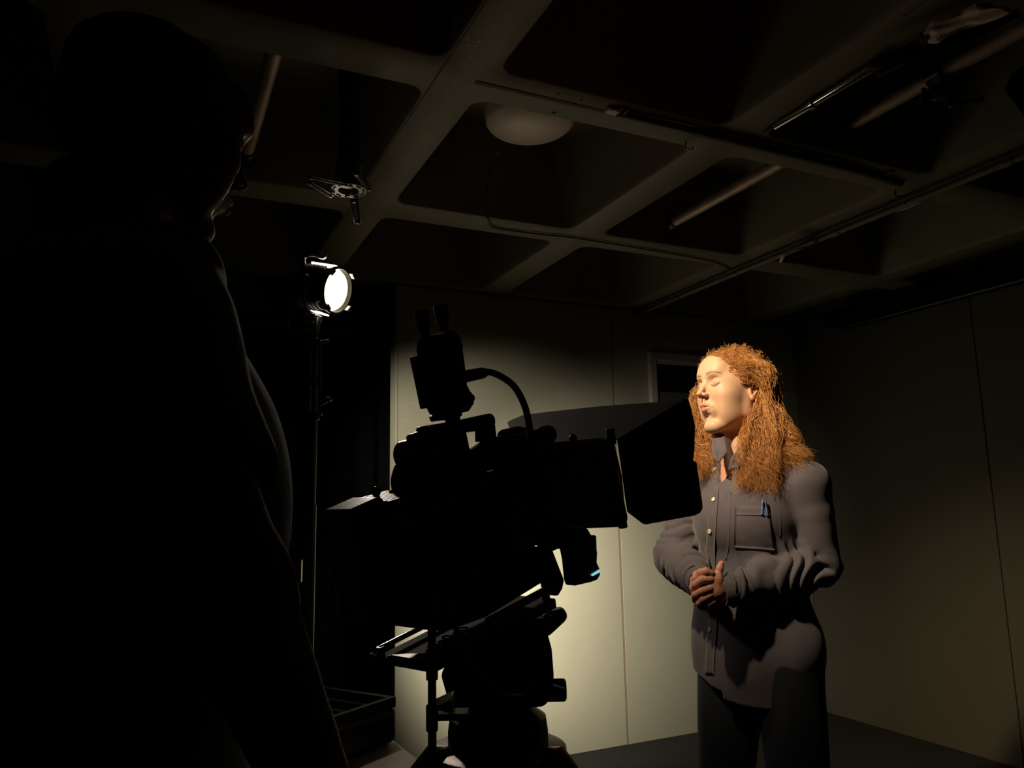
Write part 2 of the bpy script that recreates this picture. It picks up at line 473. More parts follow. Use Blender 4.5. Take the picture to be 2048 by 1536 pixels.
MB().tube([(1.205, 1.80, ZC - .01), (1.215, 1.79, ZC - .02), (1.20, 1.775, ZC - .028), (1.21, 1.765, ZC - .02)], 0.003, 6).build('prong', M_PAPER, b)
MB().tube([(1.22, 1.81, ZC - .01), (1.235, 1.80, ZC - .018), (1.24, 1.785, ZC - .012)], 0.003, 6).build('prong', M_PAPER, b)
pa = [at_z(1285, 621, 2.45), at_z(1470, 541, 2.45), at_z(1650, 457, 2.45), at_z(1830, 374, 2.45), at_z(2060, 292, 2.45)]
xm = 2.655
pa = [(xm + .01, 3.80, 2.455), (xm, 2.9, 2.455), (xm, 1.86, 2.452), (xm, 1.3, 2.452), (xm, -0.6, 2.452)]
t = thing('rib_conduit', pa[0], 'long painted conduit under the right-hand rib running to the back wall', 'conduit')
MB().tube(pa, 0.013, 12).build('tube', M_CEIL, t)
MB().tube([(p[0] - 0.035, p[1], p[2] + .008) for p in pa], 0.007, 8).build('cable', M_COND, t)
for y in (3.4, 2.93, 2.30, 1.95, 1.55, 1.2):
    MB().tube([(xm - .02, y, 2.474), (xm - .016, y, 2.45), (xm, y, 2.437), (xm + .016, y, 2.45), (xm + .02, y, 2.474)], 0.003, 6).build('clip', M_STEEL, t)
    if y in (2.30, 1.55): MB().cyl((xm, y - .02, 2.453), (xm, y + .02, 2.453), 0.016, n=14).build('coupling', M_CEIL, t)
tp = [at_z(1632, 489, 2.435), at_z(1605, 496, 2.42), at_z(1580, 500, 2.40), at_z(1568, 508, 2.385), at_z(1560, 525, 2.37)]
tpv = []
for i, p in enumerate(tp):
    w = (0.004, 0.016, 0.017, 0.012, 0.004)[i]
    tpv += [p + np.array([0, w, 0.006]), p - np.array([0, w, 0.006])]
b = MB(); b.add(tpv, [(2 * i, 2 * i + 1, 2 * i + 3, 2 * i + 2) for i in range(4)])
o = b.build('tape_strip', M_TAPE); md = o.modifiers.new('s', 'SOLIDIFY'); md.thickness = 0.001
tag(o, 'loose end of white tape hanging from the painted conduit', 'tape')
hk = at_z(1372, 285, ZC)
tag(MB().tube(catmull([hk + np.array(q) for q in ((0, 0, .004), (-.002, .0, -.018), (.012, -.012, -.028), (.022, -.006, -.016))], 16), 0.0025, 8).build('wire_hook', M_STEEL), 'small bent wire hook under the rib above the conduit', 'hook')
hk = at_z(1795, 380, ZC)
tag(MB().tube(catmull([hk + np.array(q) for q in ((-.01, 0, .004), (-.002, .01, -.018), (.022, .0, -.022), (.035, -.02, -.016), (.06, -.03, -.006))], 16), 0.003, 8).build('wire_hook', M_COND), 'dark bent wire at the rib crossing beside the long painted conduit', 'hook')

def pipe(x, y0, y1, z, label, fl0=True, fl1=True, r=0.024):
    t = thing('scaffold_pipe', (x, y0, z), label, 'pipe', 'lighting pipes spanning the ceiling bays')
    MB().cyl((x, y0 + .02, z), (x, y1 - .02, z), r, n=24).build('tube', M_PIPE, t)
    for y, s, k in ((y0, 1, fl0), (y1, -1, fl1)):
        if not k: continue
        MB().lathe([(0, .052), (.008, .052), (.012, .034), (.05, .031), (.052, .026)], (x, y, z), (0, s, 0), 28).build('flange', M_CASTI, t)
        MB().cyl((x, y + s * .032, z - .030), (x, y + s * .032, z - .040), 0.006, n=8).build('grub_screw', M_STEEL, t)
    return t
PX = [0.255, 2.10, 3.03]
pipe(PX[0], 1.93, 2.742, 2.565, 'dull pipe with end flange in the bay beside the standing man\'s face')
pipe(PX[1], 1.93, 2.742, 2.565, 'dull brown pipe with round flange in the bay right of the dome light')
pipe(PX[1], 0.94, 1.762, 2.565, 'thick brown pipe carrying the black clamp at top right')
pipe(PX[2], 0.94, 1.762, 2.565, 'pipe with dark flange cut by the right edge of the picture')

# chrome telescopic pole tied under the rib
c0, c1 = at_z(1530, 266, 2.465), at_z(1768, 122, 2.455)
d = (c1 - c0)
t = thing('chrome_pole', c0, 'shiny chrome telescopic pole lying against the rib at top right', 'pole')
MB().tube([c0, c0 + d * .1, c0 + d * .11], [.006, .006, .004], 14).build('tip', M_BLKMET, t)
MB().cyl(c0 + d * .1, c0 + d * .44, .0095, .012, n=24).build('inner_tube', M_CHROME, t)
MB().cyl(c0 + d * .43, c0 + d * .46, .016, n=24).build('collar', M_CHROME, t)
MB().cyl(c0 + d * .45, c0 + d * .93, .0105, .012, n=24).build('outer_tube', M_CHROME, t)
MB().cyl(c0 + d * .92, c0 + d * 1.0, .017, n=18).build('end_cap', M_BLKMET, t)
MB().tube([c0 + d * .93 + np.array([.01, 0, -.02]), c0 + d * 1.05 + np.array([.02, 0, -.02]), c0 + d * 1.3 + np.array([.05, 0, -.01])], .010, 10).build('strap', M_RUBBER, t)
# crumpled paper parcel with brown ties
c0, c1 = at_z(1842, 82, 2.43), at_z(1985, 14, 2.44)
d = c1 - c0; dn = d / np.linalg.norm(d)
t = thing('paper_bundle', c0, 'pale crumpled paper roll bound with brown ties at top right', 'paper roll')
x, y, z = frame_from(dn)
vs, fs = [], []
NR, NS = 22, 20
for i in range(NR):
    f = i / (NR - 1)
    rr = 0.010 + 0.018 * min(1, f * 4) + (0.004 * math.sin(f * 9))
    if f > 0.85: rr *= 1.0
    for k in range(NS):
        a = 2 * math.pi * k / NS
        q = rr * (1 + 0.22 * math.sin(3 * a + f * 5) + 0.12 * math.sin(5 * a - f * 11))
        e = 0.0 if f < .85 else 0.05 * (f - .85) / .15 * (0.6 * math.cos(a + .8))
        vs.append(c0 + d * f + dn * e + q * (math.cos(a) * x + 0.75 * math.sin(a) * y))
for i in range(NR - 1):
    for k in range(NS):
        fs.append((i * NS + k, i * NS + (k + 1) % NS, (i + 1) * NS + (k + 1) % NS, (i + 1) * NS + k))
b = MB(); b.add(vs, fs); o = b.build('paper', M_PAPER, t, smooth=False); md = o.modifiers.new('s', 'SOLIDIFY'); md.thickness = 0.001
for f in (0.02, 0.06, 0.10):
    MB().lathe([(0, .0), (0, .02), (.006, .021), (.006, 0)], c0 + d * f, dn, 18).build('tie', M_TEDGE, t)
MB().tube(catmull([c0 - d * .75, c0 - d * .3 + np.array([.01, 0, -.01]), c0 + d * .2 + np.array([.03, -.01, -.02]), c0 + d * 1.0 + np.array([.05, -.03, -.02])], 20), [.010 + .012 * math.sin(math.pi * k / 19) for k in range(20)], 10).build('wrapped_cloth', M_DRAPE, t)
# black clamp on the thick pipe
cc = np.array([PX[1], at_z(1868, 150, 2.56)[1] + .0, 2.565])
t = thing('pipe_clamp', cc, 'black clamp with wing handle gripping the thick pipe at top right', 'clamp')
yc = cc[1]
MB().lathe([(-.022, .026), (-.022, .040), (.022, .040), (.022, .026)], cc, (0, 1, 0), 24, capped=False).build('jaw', M_BLKMET, t)
MB().box((PX[1] - .018, yc - .02, 2.485), (PX[1] + .022, yc + .02, 2.535)).build('block', M_BLKMET, t, bevel=.004)
MB().cyl((PX[1] + .035, yc - .015, 2.52), (PX[1] + .035, yc - .015, 2.46), 0.016, n=16).build('spigot', M_BLACK, t, bevel=.003)
MB().tube([(PX[1] + .02, yc + .0, 2.478), (PX[1] + .05, yc - .03, 2.468), (PX[1] + .09, yc - .07, 2.47)], [.008, .006, .007], 10).build('wing_handle', M_BLACK, t)
MB().tube([(PX[1] - .03, yc + .03, 2.53), (PX[1] + .0, yc + .06, 2.50), (PX[1] + .02, yc + .09, 2.52)], .007, 10).build('lever', M_BLACK, t)
# black lantern at the right edge, hung from the third pipe
hz = thing('hanging_lantern', (2.28, .98, 2.2), 'black hanging lantern with barn door flap cut by the right edge of the picture', 'stage light')
P = [at_d(x, y, 2.05) for x, y in ((2062, 118), (2022, 148), (2007, 182), (2052, 240), (2110, 240), (2120, 118))]
nrm = np.cross(P[1] - P[0], P[3] - P[0]); nrm /= np.linalg.norm(nrm)
b = MB(); n = len(P); b.add(P + [p + nrm * .004 for p in P], [tuple(range(n)), tuple(range(2 * n - 1, n - 1, -1))] + [(i, (i + 1) % n, n + (i + 1) % n, n + i) for i in range(n)])
b.build('barn_door', M_BLKMAT, hz)
ctr = at_d(2150, 180, 2.10)
MB().lathe([(0, .08), (.02, .085), (.2, .085), (.24, .06)], ctr, ray(2300, 150), 28).build('housing', M_BLKMAT, hz)
MB().tube([ctr + np.array([0, 0, .02]), (PX[2] - .40, ctr[1], 2.395), (PX[2] - .33, ctr[1], 2.40), (PX[2] - .03, ctr[1] - .02, 2.53)], .008, 8).build('hanger', M_BLKMAT, hz)
# projector-style mounting bracket hanging from the slab
base = at_d(697, 378, 2.25)
t = thing('ceiling_bracket', (base[0], base[1], ZC + SZ), 'black hanging mount with slotted arms above the spotlight', 'bracket')
MB().cyl((base[0], base[1], base[2] + .06), (base[0], base[1], ZC + SZ + .0), .034, n=28).build('drop_tube', M_BLKMAT, t)
MB().lathe([(0, .06), (.01, .06)], (base[0], base[1], ZC + SZ - .012), (0, 0, 1), 24).build('ceiling_plate', M_BLKMAT, t)
MB().lathe([(0, .028), (.012, .04), (.05, .040), (.07, .036)], (base[0], base[1], base[2] + .004), (0, 0, 1), 28).build('swivel', M_BLKMET, t)
ring = MB(); N = 40
rv = []
for k in range(N):
    a = 2 * math.pi * k / N
    for r_, zz in ((.030, 0), (.052, 0), (.052, .004), (.030, .004)):
        rv.append((base[0] + r_ * math.cos(a), base[1] + r_ * math.sin(a), base[2] - .006 + zz))
ring.add(rv, [(4 * k + q, 4 * ((k + 1) % N) + q, 4 * ((k + 1) % N) + (q + 1) % 4, 4 * k + (q + 1) % 4) for k in range(N) for q in range(4)])
ring.build('slotted_ring', M_STEEL, t)
for k in range(10):
    a0 = 2 * math.pi * k / 10
    MB().tube([(base[0] + .044 * math.cos(a0 + q), base[1] + .044 * math.sin(a0 + q), base[2] - .0065) for q in (0, .12, .24, .34)], .0022, 6).build('ring_slot', M_BLKMAT, t)
MB().ball(base + np.array([0, 0, -.012]), .012, 8).build('centre_bolt', M_CHROME, t)
def arm(pts):
    pts = [at_z(x, y, base[2] - .012) if np.ndim(z_) == 0 and z_ is None else at_z(x, y, z_) for x, y, z_ in pts]
    for a_, b_ in zip(pts[:-1], pts[1:]):
        ob = MB(); ob.obox(a_, b_, .024, .005); o = ob.build('arm', M_BLKMET, t, bevel=.002)
        dd = b_ - a_
        s = MB().obox(a_ + dd * .12 - np.array([0, 0, .0036]), b_ - dd * .12 - np.array([0, 0, .0036]), .009, .002)
        s.build('arm_slot', M_BLKMAT, o)
        for f in (.06, .94):
            MB().cyl(a_ + dd * f, a_ + dd * f - np.array([0, 0, .007]), .005, n=10).build('bolt', M_STEEL, o)
zb = base[2]
arm([(618, 353, zb - .01), (697, 370, zb - .008)]); arm([(618, 364, zb - .016), (664, 392, zb - .012)])
arm([(712, 345, zb + .01), (740, 379, zb - .006)]); arm([(708, 398, zb - .014), (716, 446, zb - .05)])
# ================================================================== SPOTLIGHT AND ITS STAND
n_ = LAMP_N
sx = np.cross(n_, UZ); sx /= np.linalg.norm(sx)            # sideways of the lamp
su = np.cross(sx, n_)                                       # up of the lamp
def LP(a, s, u): return LAMP_C + n_ * a + sx * s + su * u   # lamp coordinates
lt = thing('spotlight', LP(-.06, 0, -.1), 'small switched-on spotlight with glowing round lens on the stand at left', 'stage light')
MB().lathe([(-.175, .03), (-.165, .050), (-.12, .062), (-.118, .068), (-.02, .072), (.0, .080), (.012, .082), (.014, .074), (-.004, .073)], LAMP_C, n_, 40, capped=False).build('housing', M_LHOUSE, lt)
for k in range(5):
    MB().lathe([(-.11 + k * .016, .066), (-.11 + k * .016, .077), (-.107 + k * .016, .077), (-.107 + k * .016, .066)], LAMP_C, n_, 36, capped=False).build('cooling_fin', M_LHOUSE, lt)
MB().lathe([(-.176, .0), (-.174, .032), (-.164, .034)], LAMP_C, n_, 24).build('rear_cap', M_LHOUSE, lt)
prof = [(0.010, 0.0), (0.010, .020), (.006, .021), (.009, .034), (.004, .035), (.008, .046)]
MB().lathe([(.0015, .0455), (.0035, .049), (.0005, .0495), (.002, .0555)], LAMP_C, n_, 48, capped=False).build('lens_step', M_LENSR, lt)
MB().lathe([(h - .004, r) for h, r in prof], LAMP_C, n_, 48).build('lens', M_LENS, lt)
MB().lathe([(.002, .0555), (.005, .058), (.003, .066), (-.006, .072)], LAMP_C, n_, 48, capped=False).build('lens_rim', M_LENSR, lt)
for a in (35, 125, 215, 305):
    c, s = math.cos(math.radians(a)), math.sin(math.radians(a))
    MB(LAMP_C, (n_, sx * c + su * s, -sx * s + su * c)).box((-.012, .076, -.012), (.030, .086, .012)).build('accessory_clip', M_LMETAL, lt, bevel=.002)
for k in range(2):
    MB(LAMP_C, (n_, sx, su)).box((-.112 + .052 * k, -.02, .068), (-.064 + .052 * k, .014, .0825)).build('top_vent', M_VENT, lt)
yk = [LP(-.06, .085 * math.cos(t_), .085 * math.sin(t_) * 1.0 - .01) for t_ in np.linspace(math.pi, 2 * math.pi, 16)]
MB().tube([LP(-.06, -.085, .02)] + yk + [LP(-.06, .085, .02)], .0065, 10).build('yoke', M_LHOUSE, lt)
for s in (-1, 1):
    MB().cyl(LP(-.06, s * .07, .012), LP(-.06, s * .105, .012), .014, n=16).build('tilt_knob', M_BLACK, lt, bevel=.002)
hd = catmull([LP(-.14, 0, .055), LP(-.155, 0, .095), LP(-.12, .0, .108), LP(-.075, 0, .104), (LP(-.07, 0, .135))], 24)
MB().tube(hd, .006, 10).build('rear_handle', M_LMETAL, lt)
yb = LP(-.06, 0, -.095)
MB(yb, (n_, sx, su)).box((-.022, -.022, -.018), (.022, .022, .002)).build('yoke_block', M_LMETAL, lt, bevel=.003)
MB(yb, (n_, sx, su)).box((-.018, -.020, -.034), (.018, .020, -.021)).build('yoke_clamp', M_LMETAL, lt, bevel=.003)
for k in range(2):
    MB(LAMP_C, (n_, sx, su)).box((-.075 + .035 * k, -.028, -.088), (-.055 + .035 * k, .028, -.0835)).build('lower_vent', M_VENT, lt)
SX, SY = 0.487, 2.583
top = at_d(632, 655, 2.60)
MB().tube([yb - su * .03, (SX + .004, SY - .004, top[2] + .03), (SX, SY, top[2] - .02)], [.017, .012, .009], 14).build('spigot', M_STEEL, lt)
cabl = [at_d(600, 560, 2.68), at_d(580, 590, 2.72), at_d(577, 640, 2.70), at_d(578, 800, 2.62), at_d(577, 930, 2.58), at_d(582, 1060, 2.55), at_d(591, 1125, 2.52)]
tag(MB().tube(catmull(cabl, 60), .0035, 8).build('power_cable', M_RUBBER), 'thin black cable hanging straight down left of the spotlight stand', 'cable')
cn = thing('cable_connector', cabl[-1], 'small black connector box with a pale label at the end of the hanging cable', 'connector')
q = at_d(594, 1140, 2.52)
MB(q, (R0, FH, UZ)).box((-.016, -.012, -.040), (.016, .012, .034)).build('shell', M_BLACK, cn, bevel=.004)
MB(q, (R0, FH, UZ)).box((-.010, -.0135, -.002), (.012, -.0115, .024)).build('label', M_WHITEP, cn)
MB().tube(catmull([q - UZ * .04, q - UZ * .15 + R0 * .01, q - UZ * .5 - R0 * .03, (q[0] - .05, q[1], .008), (q[0] - .12, q[1] - .03, .006)], 24), .0035, 8).build('tail', M_RUBBER, cn)

st = thing('light_stand', (SX, SY, 0), 'tall grey metal stand that carries the glowing spotlight', 'stand')
def sz(py): return at_plane(632, py, (SX, SY, 0), FH)[2]
MB().cyl((SX, SY, .25), (SX, SY, sz(1010)), .0125, n=18).build('lower_riser', M_STEEL, st)
MB().cyl((SX, SY, sz(1015)), (SX, SY, sz(830)), .0095, n=18).build('middle_riser', M_STEEL, st)
MB().cyl((SX, SY, sz(835)), (SX, SY, sz(640)), .0075, n=18).build('top_riser', M_STEEL, st)
MB().cyl((SX - .018 * R0[0], SY - .018 * R0[1], sz(835)), (SX - .018 * R0[0], SY - .018 * R0[1], sz(690)), .005, n=12).build('side_rod', M_STEEL, st)
MB().cyl((SX + .016 * R0[0], SY + .016 * R0[1], sz(780)), (SX + .016 * R0[0], SY + .016 * R0[1], sz(690)), .004, n=12).build('side_rod', M_STEEL, st)
for py, l_ in ((686, .056), (764, .03), (832, .03)):
    c = np.array([SX, SY, sz(py)])
    MB().lathe([(-.014, .016), (.014, .016)], c, (0, 0, 1), 20).build('collar', M_BLKMET, st, bevel=.002)
    MB().cyl(c - R0 * l_ * .8 - UZ * l_ * .15, c + R0 * l_ * .8 + UZ * l_ * .15, .006, n=12).build('locking_bar', M_STEEL, st)
c = np.array([SX, SY, sz(806)])
MB().tube([c + R0 * .012, c + R0 * .03 + UZ * .002, c + R0 * .045 + UZ * .012], [.010, .008, .007], 12).build('grip_lever', M_BLACK, st)
MB().ball(c + R0 * .045 + UZ * .012, (.014, .010, .010), 8).build('knob', M_STEEL, st)
for a in (20, 140, 260):
    dx, dy = math.cos(math.radians(a)), math.sin(math.radians(a))
    MB().tube([(SX, SY, .40), (SX + dx * .10, SY + dy * .10, .36), (SX + dx * .42, SY + dy * .42, .02)], .011, 12).build('leg', M_STEEL, st)
    MB().ball((SX + dx * .42, SY + dy * .42, .014), .014, 6).build('foot', M_RUBBER, st)

# ================================================================== VIDEO CAMERA ON ITS TRIPOD
L_ = 1300 / 1540 * RT + 202 / 1540 * UP + FW; L_ /= np.linalg.norm(L_)
S_ = np.cross(L_, UZ); S_ /= np.linalg.norm(S_)
W_ = np.cross(S_, L_)
RO = at_d(1000, 1000, 1.08)
AX = (L_, S_, W_)
def RM(): return MB(RO, AX)
def rp(px, py, s):
    """measured: point of the rig plane at side offset s seen at that pixel, as (l, w)"""
    p = at_plane(px, py, RO + s * S_, S_) - RO
    return float(p @ L_), float(p @ W_)
def rprism(pix, s0, s1):
    """profile read on the near plane s1, extruded to s0"""
    return RM().prism([rp(x, y, s1) for x, y in pix], s0, s1)
def r3(px, py, s):
    l, w = rp(px, py, s); return (l, s, w)
vc = thing('video_camera', RO - W_ * .14, 'large black video camera on the tripod with matte box pointed at the woman', 'video camera')
# battery at the back
bt = rprism([(700, 1020), (762, 992), (771, 1000), (794, 1225), (786, 1240), (752, 1258), (742, 1250), (702, 1036)], -.026, .028).build('battery', M_BLACK, vc, bevel=.007, seg=3)
# body
bd = rprism([(800, 1023), (838, 1020), (860, 1006), (966, 962), (1052, 930), (1066, 945), (1084, 1088), (1060, 1098), (905, 1188), (845, 1236), (832, 1230)], -.055, .055)
bd = bd.build('body', M_BLKMAT, vc, bevel=.004)
for k in range(9):
    a = rp(776, 1010, .035); l0 = a[0]
    RM().box((l0 + .002, -.055 + k * .0105, a[1] - .012), (l0 + .075, -.0495 + k * .0105, a[1] + .004)).build('cooling_fin', M_BLKMET, vc, bevel=.001)
RM().box((l0 - .002, -.06, a[1] - .020), (l0 + .085, .04, a[1] - .006)).build('fin_plate', M_BLKMET, vc, bevel=.002)
RM().box((l0 - .006, .040, a[1] - .030), (l0 + .02, .056, a[1] - .008)).build('side_tab', M_STEEL, vc, bevel=.003)
rprism([(896, 1012), (1000, 976), (1004, 984), (1036, 1120), (930, 1176), (920, 1166)], .055, .059).build('side_panel', M_FLAG, vc, bevel=.0015)
rprism([(990, 978), (1050, 952), (1056, 960), (1072, 1082), (1012, 1112)], .059, .063).build('connector_panel', M_FLAG, vc, bevel=.0015)
for x, y in ((1023, 974), (1024, 994), (1029, 1008), (1034, 1042), (1035, 1062), (1040, 1076), (1040, 1097)):
    l, w = rp(x, y, .064)
    RM().lathe([(0, .0028), (.0025, .0028), (.0035, .0015)], (l, .062, w), (0, 1, 0), 10).build('rivet', M_CHROME, vc)
rprism([(838, 1024), (966, 966), (1052, 934), (1056, 944), (970, 978), (842, 1040)], .055, .062).build('top_rail', M_BLKMET, vc, bevel=.002)
for x, y, r_ in ((878, 1050, .011), (872, 1120, .010), (876, 1160, .012), (884, 1172, .009)):
    l, w = rp(x, y, .06)
    o = RM().lathe([(0, r_), (.012, r_), (.014, r_ * .8), (.014, r_ * .5), (.006, r_ * .5)], (l, .052, w), (0, 1, 0), 20).build('socket', M_BLKMET, vc)
# rear top post and accessory stack behind the handle
rprism([(794, 980), (806, 976), (812, 1018), (800, 1022)], -.03, -.012).build('rear_post', M_BLKMAT, vc, bevel=.003)
# viewfinder eyecup and arm (round thing low at the left of the handle)
c = r3(848, 962, -.01)
RM().lathe([(-.03, .024), (-.02, .029), (.02, .030), (.035, .024), (.04, .014)], c, (-.75, -.3, .1), 32).build('eyecup', M_RUBBER, vc)
RM().lathe([(.02, .018), (.06, .014), (.09, .014)], c, (.9, .2, -.02), 24).build('viewfinder', M_BLACK, vc)
for k in range(3):
    RM().lathe([(0, .019), (.006, .019)], np.array(c) + np.array([.03 + .014 * k, .006, .0]), (.9, .2, -.02), 24).build('viewfinder_ring', M_BLKMET, vc, bevel=.001)
c = r3(838, 905, -.01)
RM().lathe([(-.03, .016), (-.026, .020), (.025, .020), (.03, .016)], c, (.2, 1, .1), 28).build('focus_knob', M_BLKMET, vc, bevel=.002)
c = r3(846, 924, -.01)
RM().lathe([(-.03, .014), (.028, .014)], c, (.2, 1, .1), 24).build('hinge', M_BLACK, vc, bevel=.002)
rprism([(846, 882), (926, 866), (934, 915), (940, 950), (1000, 940), (1060, 905), (1070, 930), (966, 962), (862, 1000), (846, 960)], -.002, .018).build('top_plate_stack', M_BLKMAT, vc, bevel=.004)
# top handle
rprism([(826, 872), (832, 866), (846, 862), (848, 852), (912, 842), (985, 826), (992, 834), (993, 846), (988, 858), (940, 864), (842, 884), (838, 900), (830, 890)], -.002, .014).build('handle', M_BLACK, vc, bevel=.005, seg=3)
rprism([(915, 856), (933, 858), (942, 902), (920, 902)], -.002, .012).build('handle_post', M_BLACK, vc, bevel=.003)
ho = rprism([(963, 852), (974, 852), (976, 878), (964, 884)], -.002, .012).build('handle_post', M_BLACK, vc, bevel=.002)
rprism([(983, 850), (991, 848), (995, 878), (984, 880)], -.002, .012).build('handle_post', M_BLACK, vc, bevel=.002)
rprism([(966, 852), (992, 848), (992, 860), (966, 862)], -.006, .008).build('handle_bridge', M_BLACK, vc, bevel=.002)
rprism([(938, 902), (950, 896), (974, 880), (1012, 870), (1016, 874), (1064, 862), (1066, 900), (1060, 925), (960, 945), (930, 930)], .008, .02).build('front_bracket', M_BLACK, vc, bevel=.004)
for k, (x, y) in enumerate(((853, 892), (866, 858), (872, 880), (985, 886), (1022, 890), (840, 897), (1010, 884))):
    l, w = rp(x, y, .02)
    RM().lathe([(0, .0045), (.006, .0045), (.008, .003)], (l, .012, w), (0, 1, 0), 12).build('screw', M_BLKMET, vc, bevel=.0005)
for (x, y) in ((1022, 865), (1040, 866)):
    l, w = rp(x, y, .0)
    RM().lathe([(-.02, .011), (.02, .011)], (l, 0, w - .004), (1, 0, 0), 18).build('rod_clamp', M_BLACK, vc, bevel=.002)
l, w = rp(1055, 880, .02)
RM().cyl((l - .05, .015, w), (l + .055, .015, w), .012, n=22).build('side_tube', M_BLKMET, vc, bevel=.002)
RM().cyl((l + .04, .015, w), (l + .06, .015, w), .014, n=22).build('side_tube_cap', M_BLACK, vc, bevel=.002)
l, w = rp(968, 915, .02)
RM().ball((l, .02, w), (.012, .008, .012), 8).build('clamp_ball', M_BLKMET, vc)
l, w = rp(752, 983, .0)
RM().tube([(l, -.0, w - .03), (l, -.0, w)], .004, 10).build('rear_screw', M_BLKMET, vc)
RM().ball((l, 0, w), .006, 8).build('rear_screw_head', M_BLKMET, vc)
# wireless box with two aerials on a short post
rprism([(905, 828), (922, 828), (926, 905), (906, 905)], -.008, .008).build('accessory_post', M_BLKMET, vc, bevel=.003)
rprism([(892, 828), (924, 820), (926, 832), (896, 840)], -.018, .016).build('accessory_shoe', M_BLKMET, vc, bevel=.002)
tx = rprism([(886, 668), (905, 658), (922, 672), (926, 690), (933, 740), (936, 770), (944, 785), (951, 805), (940, 822), (920, 827), (908, 818), (900, 800)], -.024, .026).build('wireless_receiver', M_BLKMAT, vc, bevel=.003)
rprism([(846, 709), (872, 703), (896, 806), (868, 815)], -.034, -.006).build('wireless_battery', M_BLACK, tx, bevel=.002)
def rear_face(pix, l, th, name, m, parent):
    pl_ = RO + L_ * l; o_ = []
    for x, y in pix:
        p = at_plane(x, y, pl_, L_) - RO; o_.append((float(p @ L_), float(p @ S_), float(p @ W_)))
    b_ = RM(); n = len(o_)
    b_.add(o_ + [(q_[0] + th, q_[1], q_[2]) for q_ in o_], [tuple(range(n)), tuple(range(2 * n - 1, n - 1, -1))] + [(i, (i + 1) % n, n + (i + 1) % n, n + i) for i in range(n)])
    return b_.build(name, m, parent, bevel=.001)
lb_ = rp(898, 760, .026)[0]
rear_face([(851, 707), (885, 704), (902, 806), (872, 812)], lb_ - .012, .004, 'label_plate', M_FLAG, tx)
rear_face([(836, 680), (846, 672), (890, 668), (915, 822), (872, 836), (858, 828), (832, 700)], lb_ - .008, .018, 'rear_cover', M_BLKMAT, tx)
rprism([(910, 690), (926, 688), (927, 694), (911, 696)], .026, .0278).build('pink_line', M_PINK, tx)
rprism([(932, 775), (944, 785), (949, 803), (936, 806)], .026, .030).build('socket_plate', M_BLKMET, tx, bevel=.001)
l, w = rp(942, 796, .03)
RM().lathe([(0, .005), (.003, .005), (.003, .003), (.0, .003)], (l, .0295, w), (0, 1, 0), 14, capped=False).build('socket', M_STEEL, tx)
for (x0, y0, x1, y1) in ((853, 682, 842, 621), (893, 672, 880, 609)):
    a = np.array(r3(x0, y0, -.0)); b_ = np.array(r3(x1, y1, 0)); dd = (b_ - a)
    RM().tube([a, a + dd * .16, a + dd * .22, a + dd * .36, a + dd * .42, a + dd * .97, b_], [.005, .005, .0065, .0068, .0092, .0098, .0080], 18).build('aerial', M_BLACK, tx)
# thick cable out of the receiver, looping to the body
cb = [r3(925, 752, .015), r3(950, 748, .02), r3(975, 744, .025), r3(1000, 752, .03), r3(1030, 775, .035), r3(1052, 820, .045), r3(1062, 880, .055), r3(1065, 940, .065), r3(1060, 990, .072), r3(1035, 1032, .078), r3(1000, 1056, .078), r3(950, 1080, .07), r3(905, 1078, .062)]
RM().tube(catmull(cb, 90), .0048, 12).build('video_cable', M_RUBBER, vc)
RM().tube([r3(924, 757, .015), r3(935, 752, .017), r3(966, 746, .023), r3(972, 745, .024)], [.007, .0085, .0078, .0055], 16).build('cable_plug', M_RUBBER, vc)
cb2 = [r3(1072, 1040, .05), r3(1078, 960, .06), r3(1100, 925, .06), r3(1130, 950, .06), r3(1140, 1000, .055), r3(1110, 1048, .05)]
RM().tube(catmull(cb2, 40), .0030, 8).build('thin_cable', M_RUBBER, vc)
cb3 = [r3(880, 1060, .07), r3(890, 1140, .08), r3(905, 1230, .08), r3(930, 1310, .07), r3(980, 1370, .06), r3(1030, 1393, .05), r3(1060, 1370, .03), r3(1085, 1300, .03), r3(1100, 1230, .04)]
RM().tube(catmull(cb3, 70), .0030, 8).build('hanging_cable', M_RUBBER, vc)
cb4 = [r3(800, 1020, .05), r3(830, 1028, .06), r3(862, 1060, .068), r3(872, 1110, .07), r3(862, 1150, .07)]
RM().tube(catmull(cb4, 40), .0028, 8).build('thin_cable', M_RUBBER, vc)
# lens
LW, LS = .5 * (rp(1100, 965, 0.0)[1] + rp(1200, 955, 0.0)[1]), .0
l0 = rp(1068, 960, .0)[0]; l1 = rp(1118, 960, .0)[0]; l2 = rp(1235, 955, .0)[0]
le = RM().lathe([(0, .050), (.02, .052), (.021, .046), (.05, .046), (.051, .055), (.075, .055), (.076, .05), (.11, .05)], (l0 - .02, LS, LW), (1, 0, 0), 40).build('lens', M_BLACK, vc)
for k, (h, r_) in enumerate(((.015, .060), (.055, .061))):
    RM().lathe([(h, r_ - .006), (h, r_), (h + .016, r_), (h + .016, r_ - .006)], (l0 - .02, LS, LW), (1, 0, 0), 48, capped=False).build('focus_ring', M_RUBBER, le, bevel=.001)
# matte box with its flags
mb_ = rprism([(1100, 888), (1112, 884), (1222, 874), (1231, 880), (1247, 950), (1256, 1042), (1250, 1054), (1175, 1057), (1078, 1046), (1076, 935)], -.075, .075)
mb_ = mb_.build('matte_box', M_BLACK, vc, bevel=.006, seg=3)
rprism([(1098, 893), (1206, 877), (1207, 882), (1099, 899)], .040, .0775).build('top_edge', M_BLKMET, mb_, bevel=.002)
rprism([(1226, 940), (1236, 938), (1256, 1032), (1256, 1042), (1244, 1044), (1236, 990)], .06, .080).build('hinge_side', M_BLACK, mb_, bevel=.002)
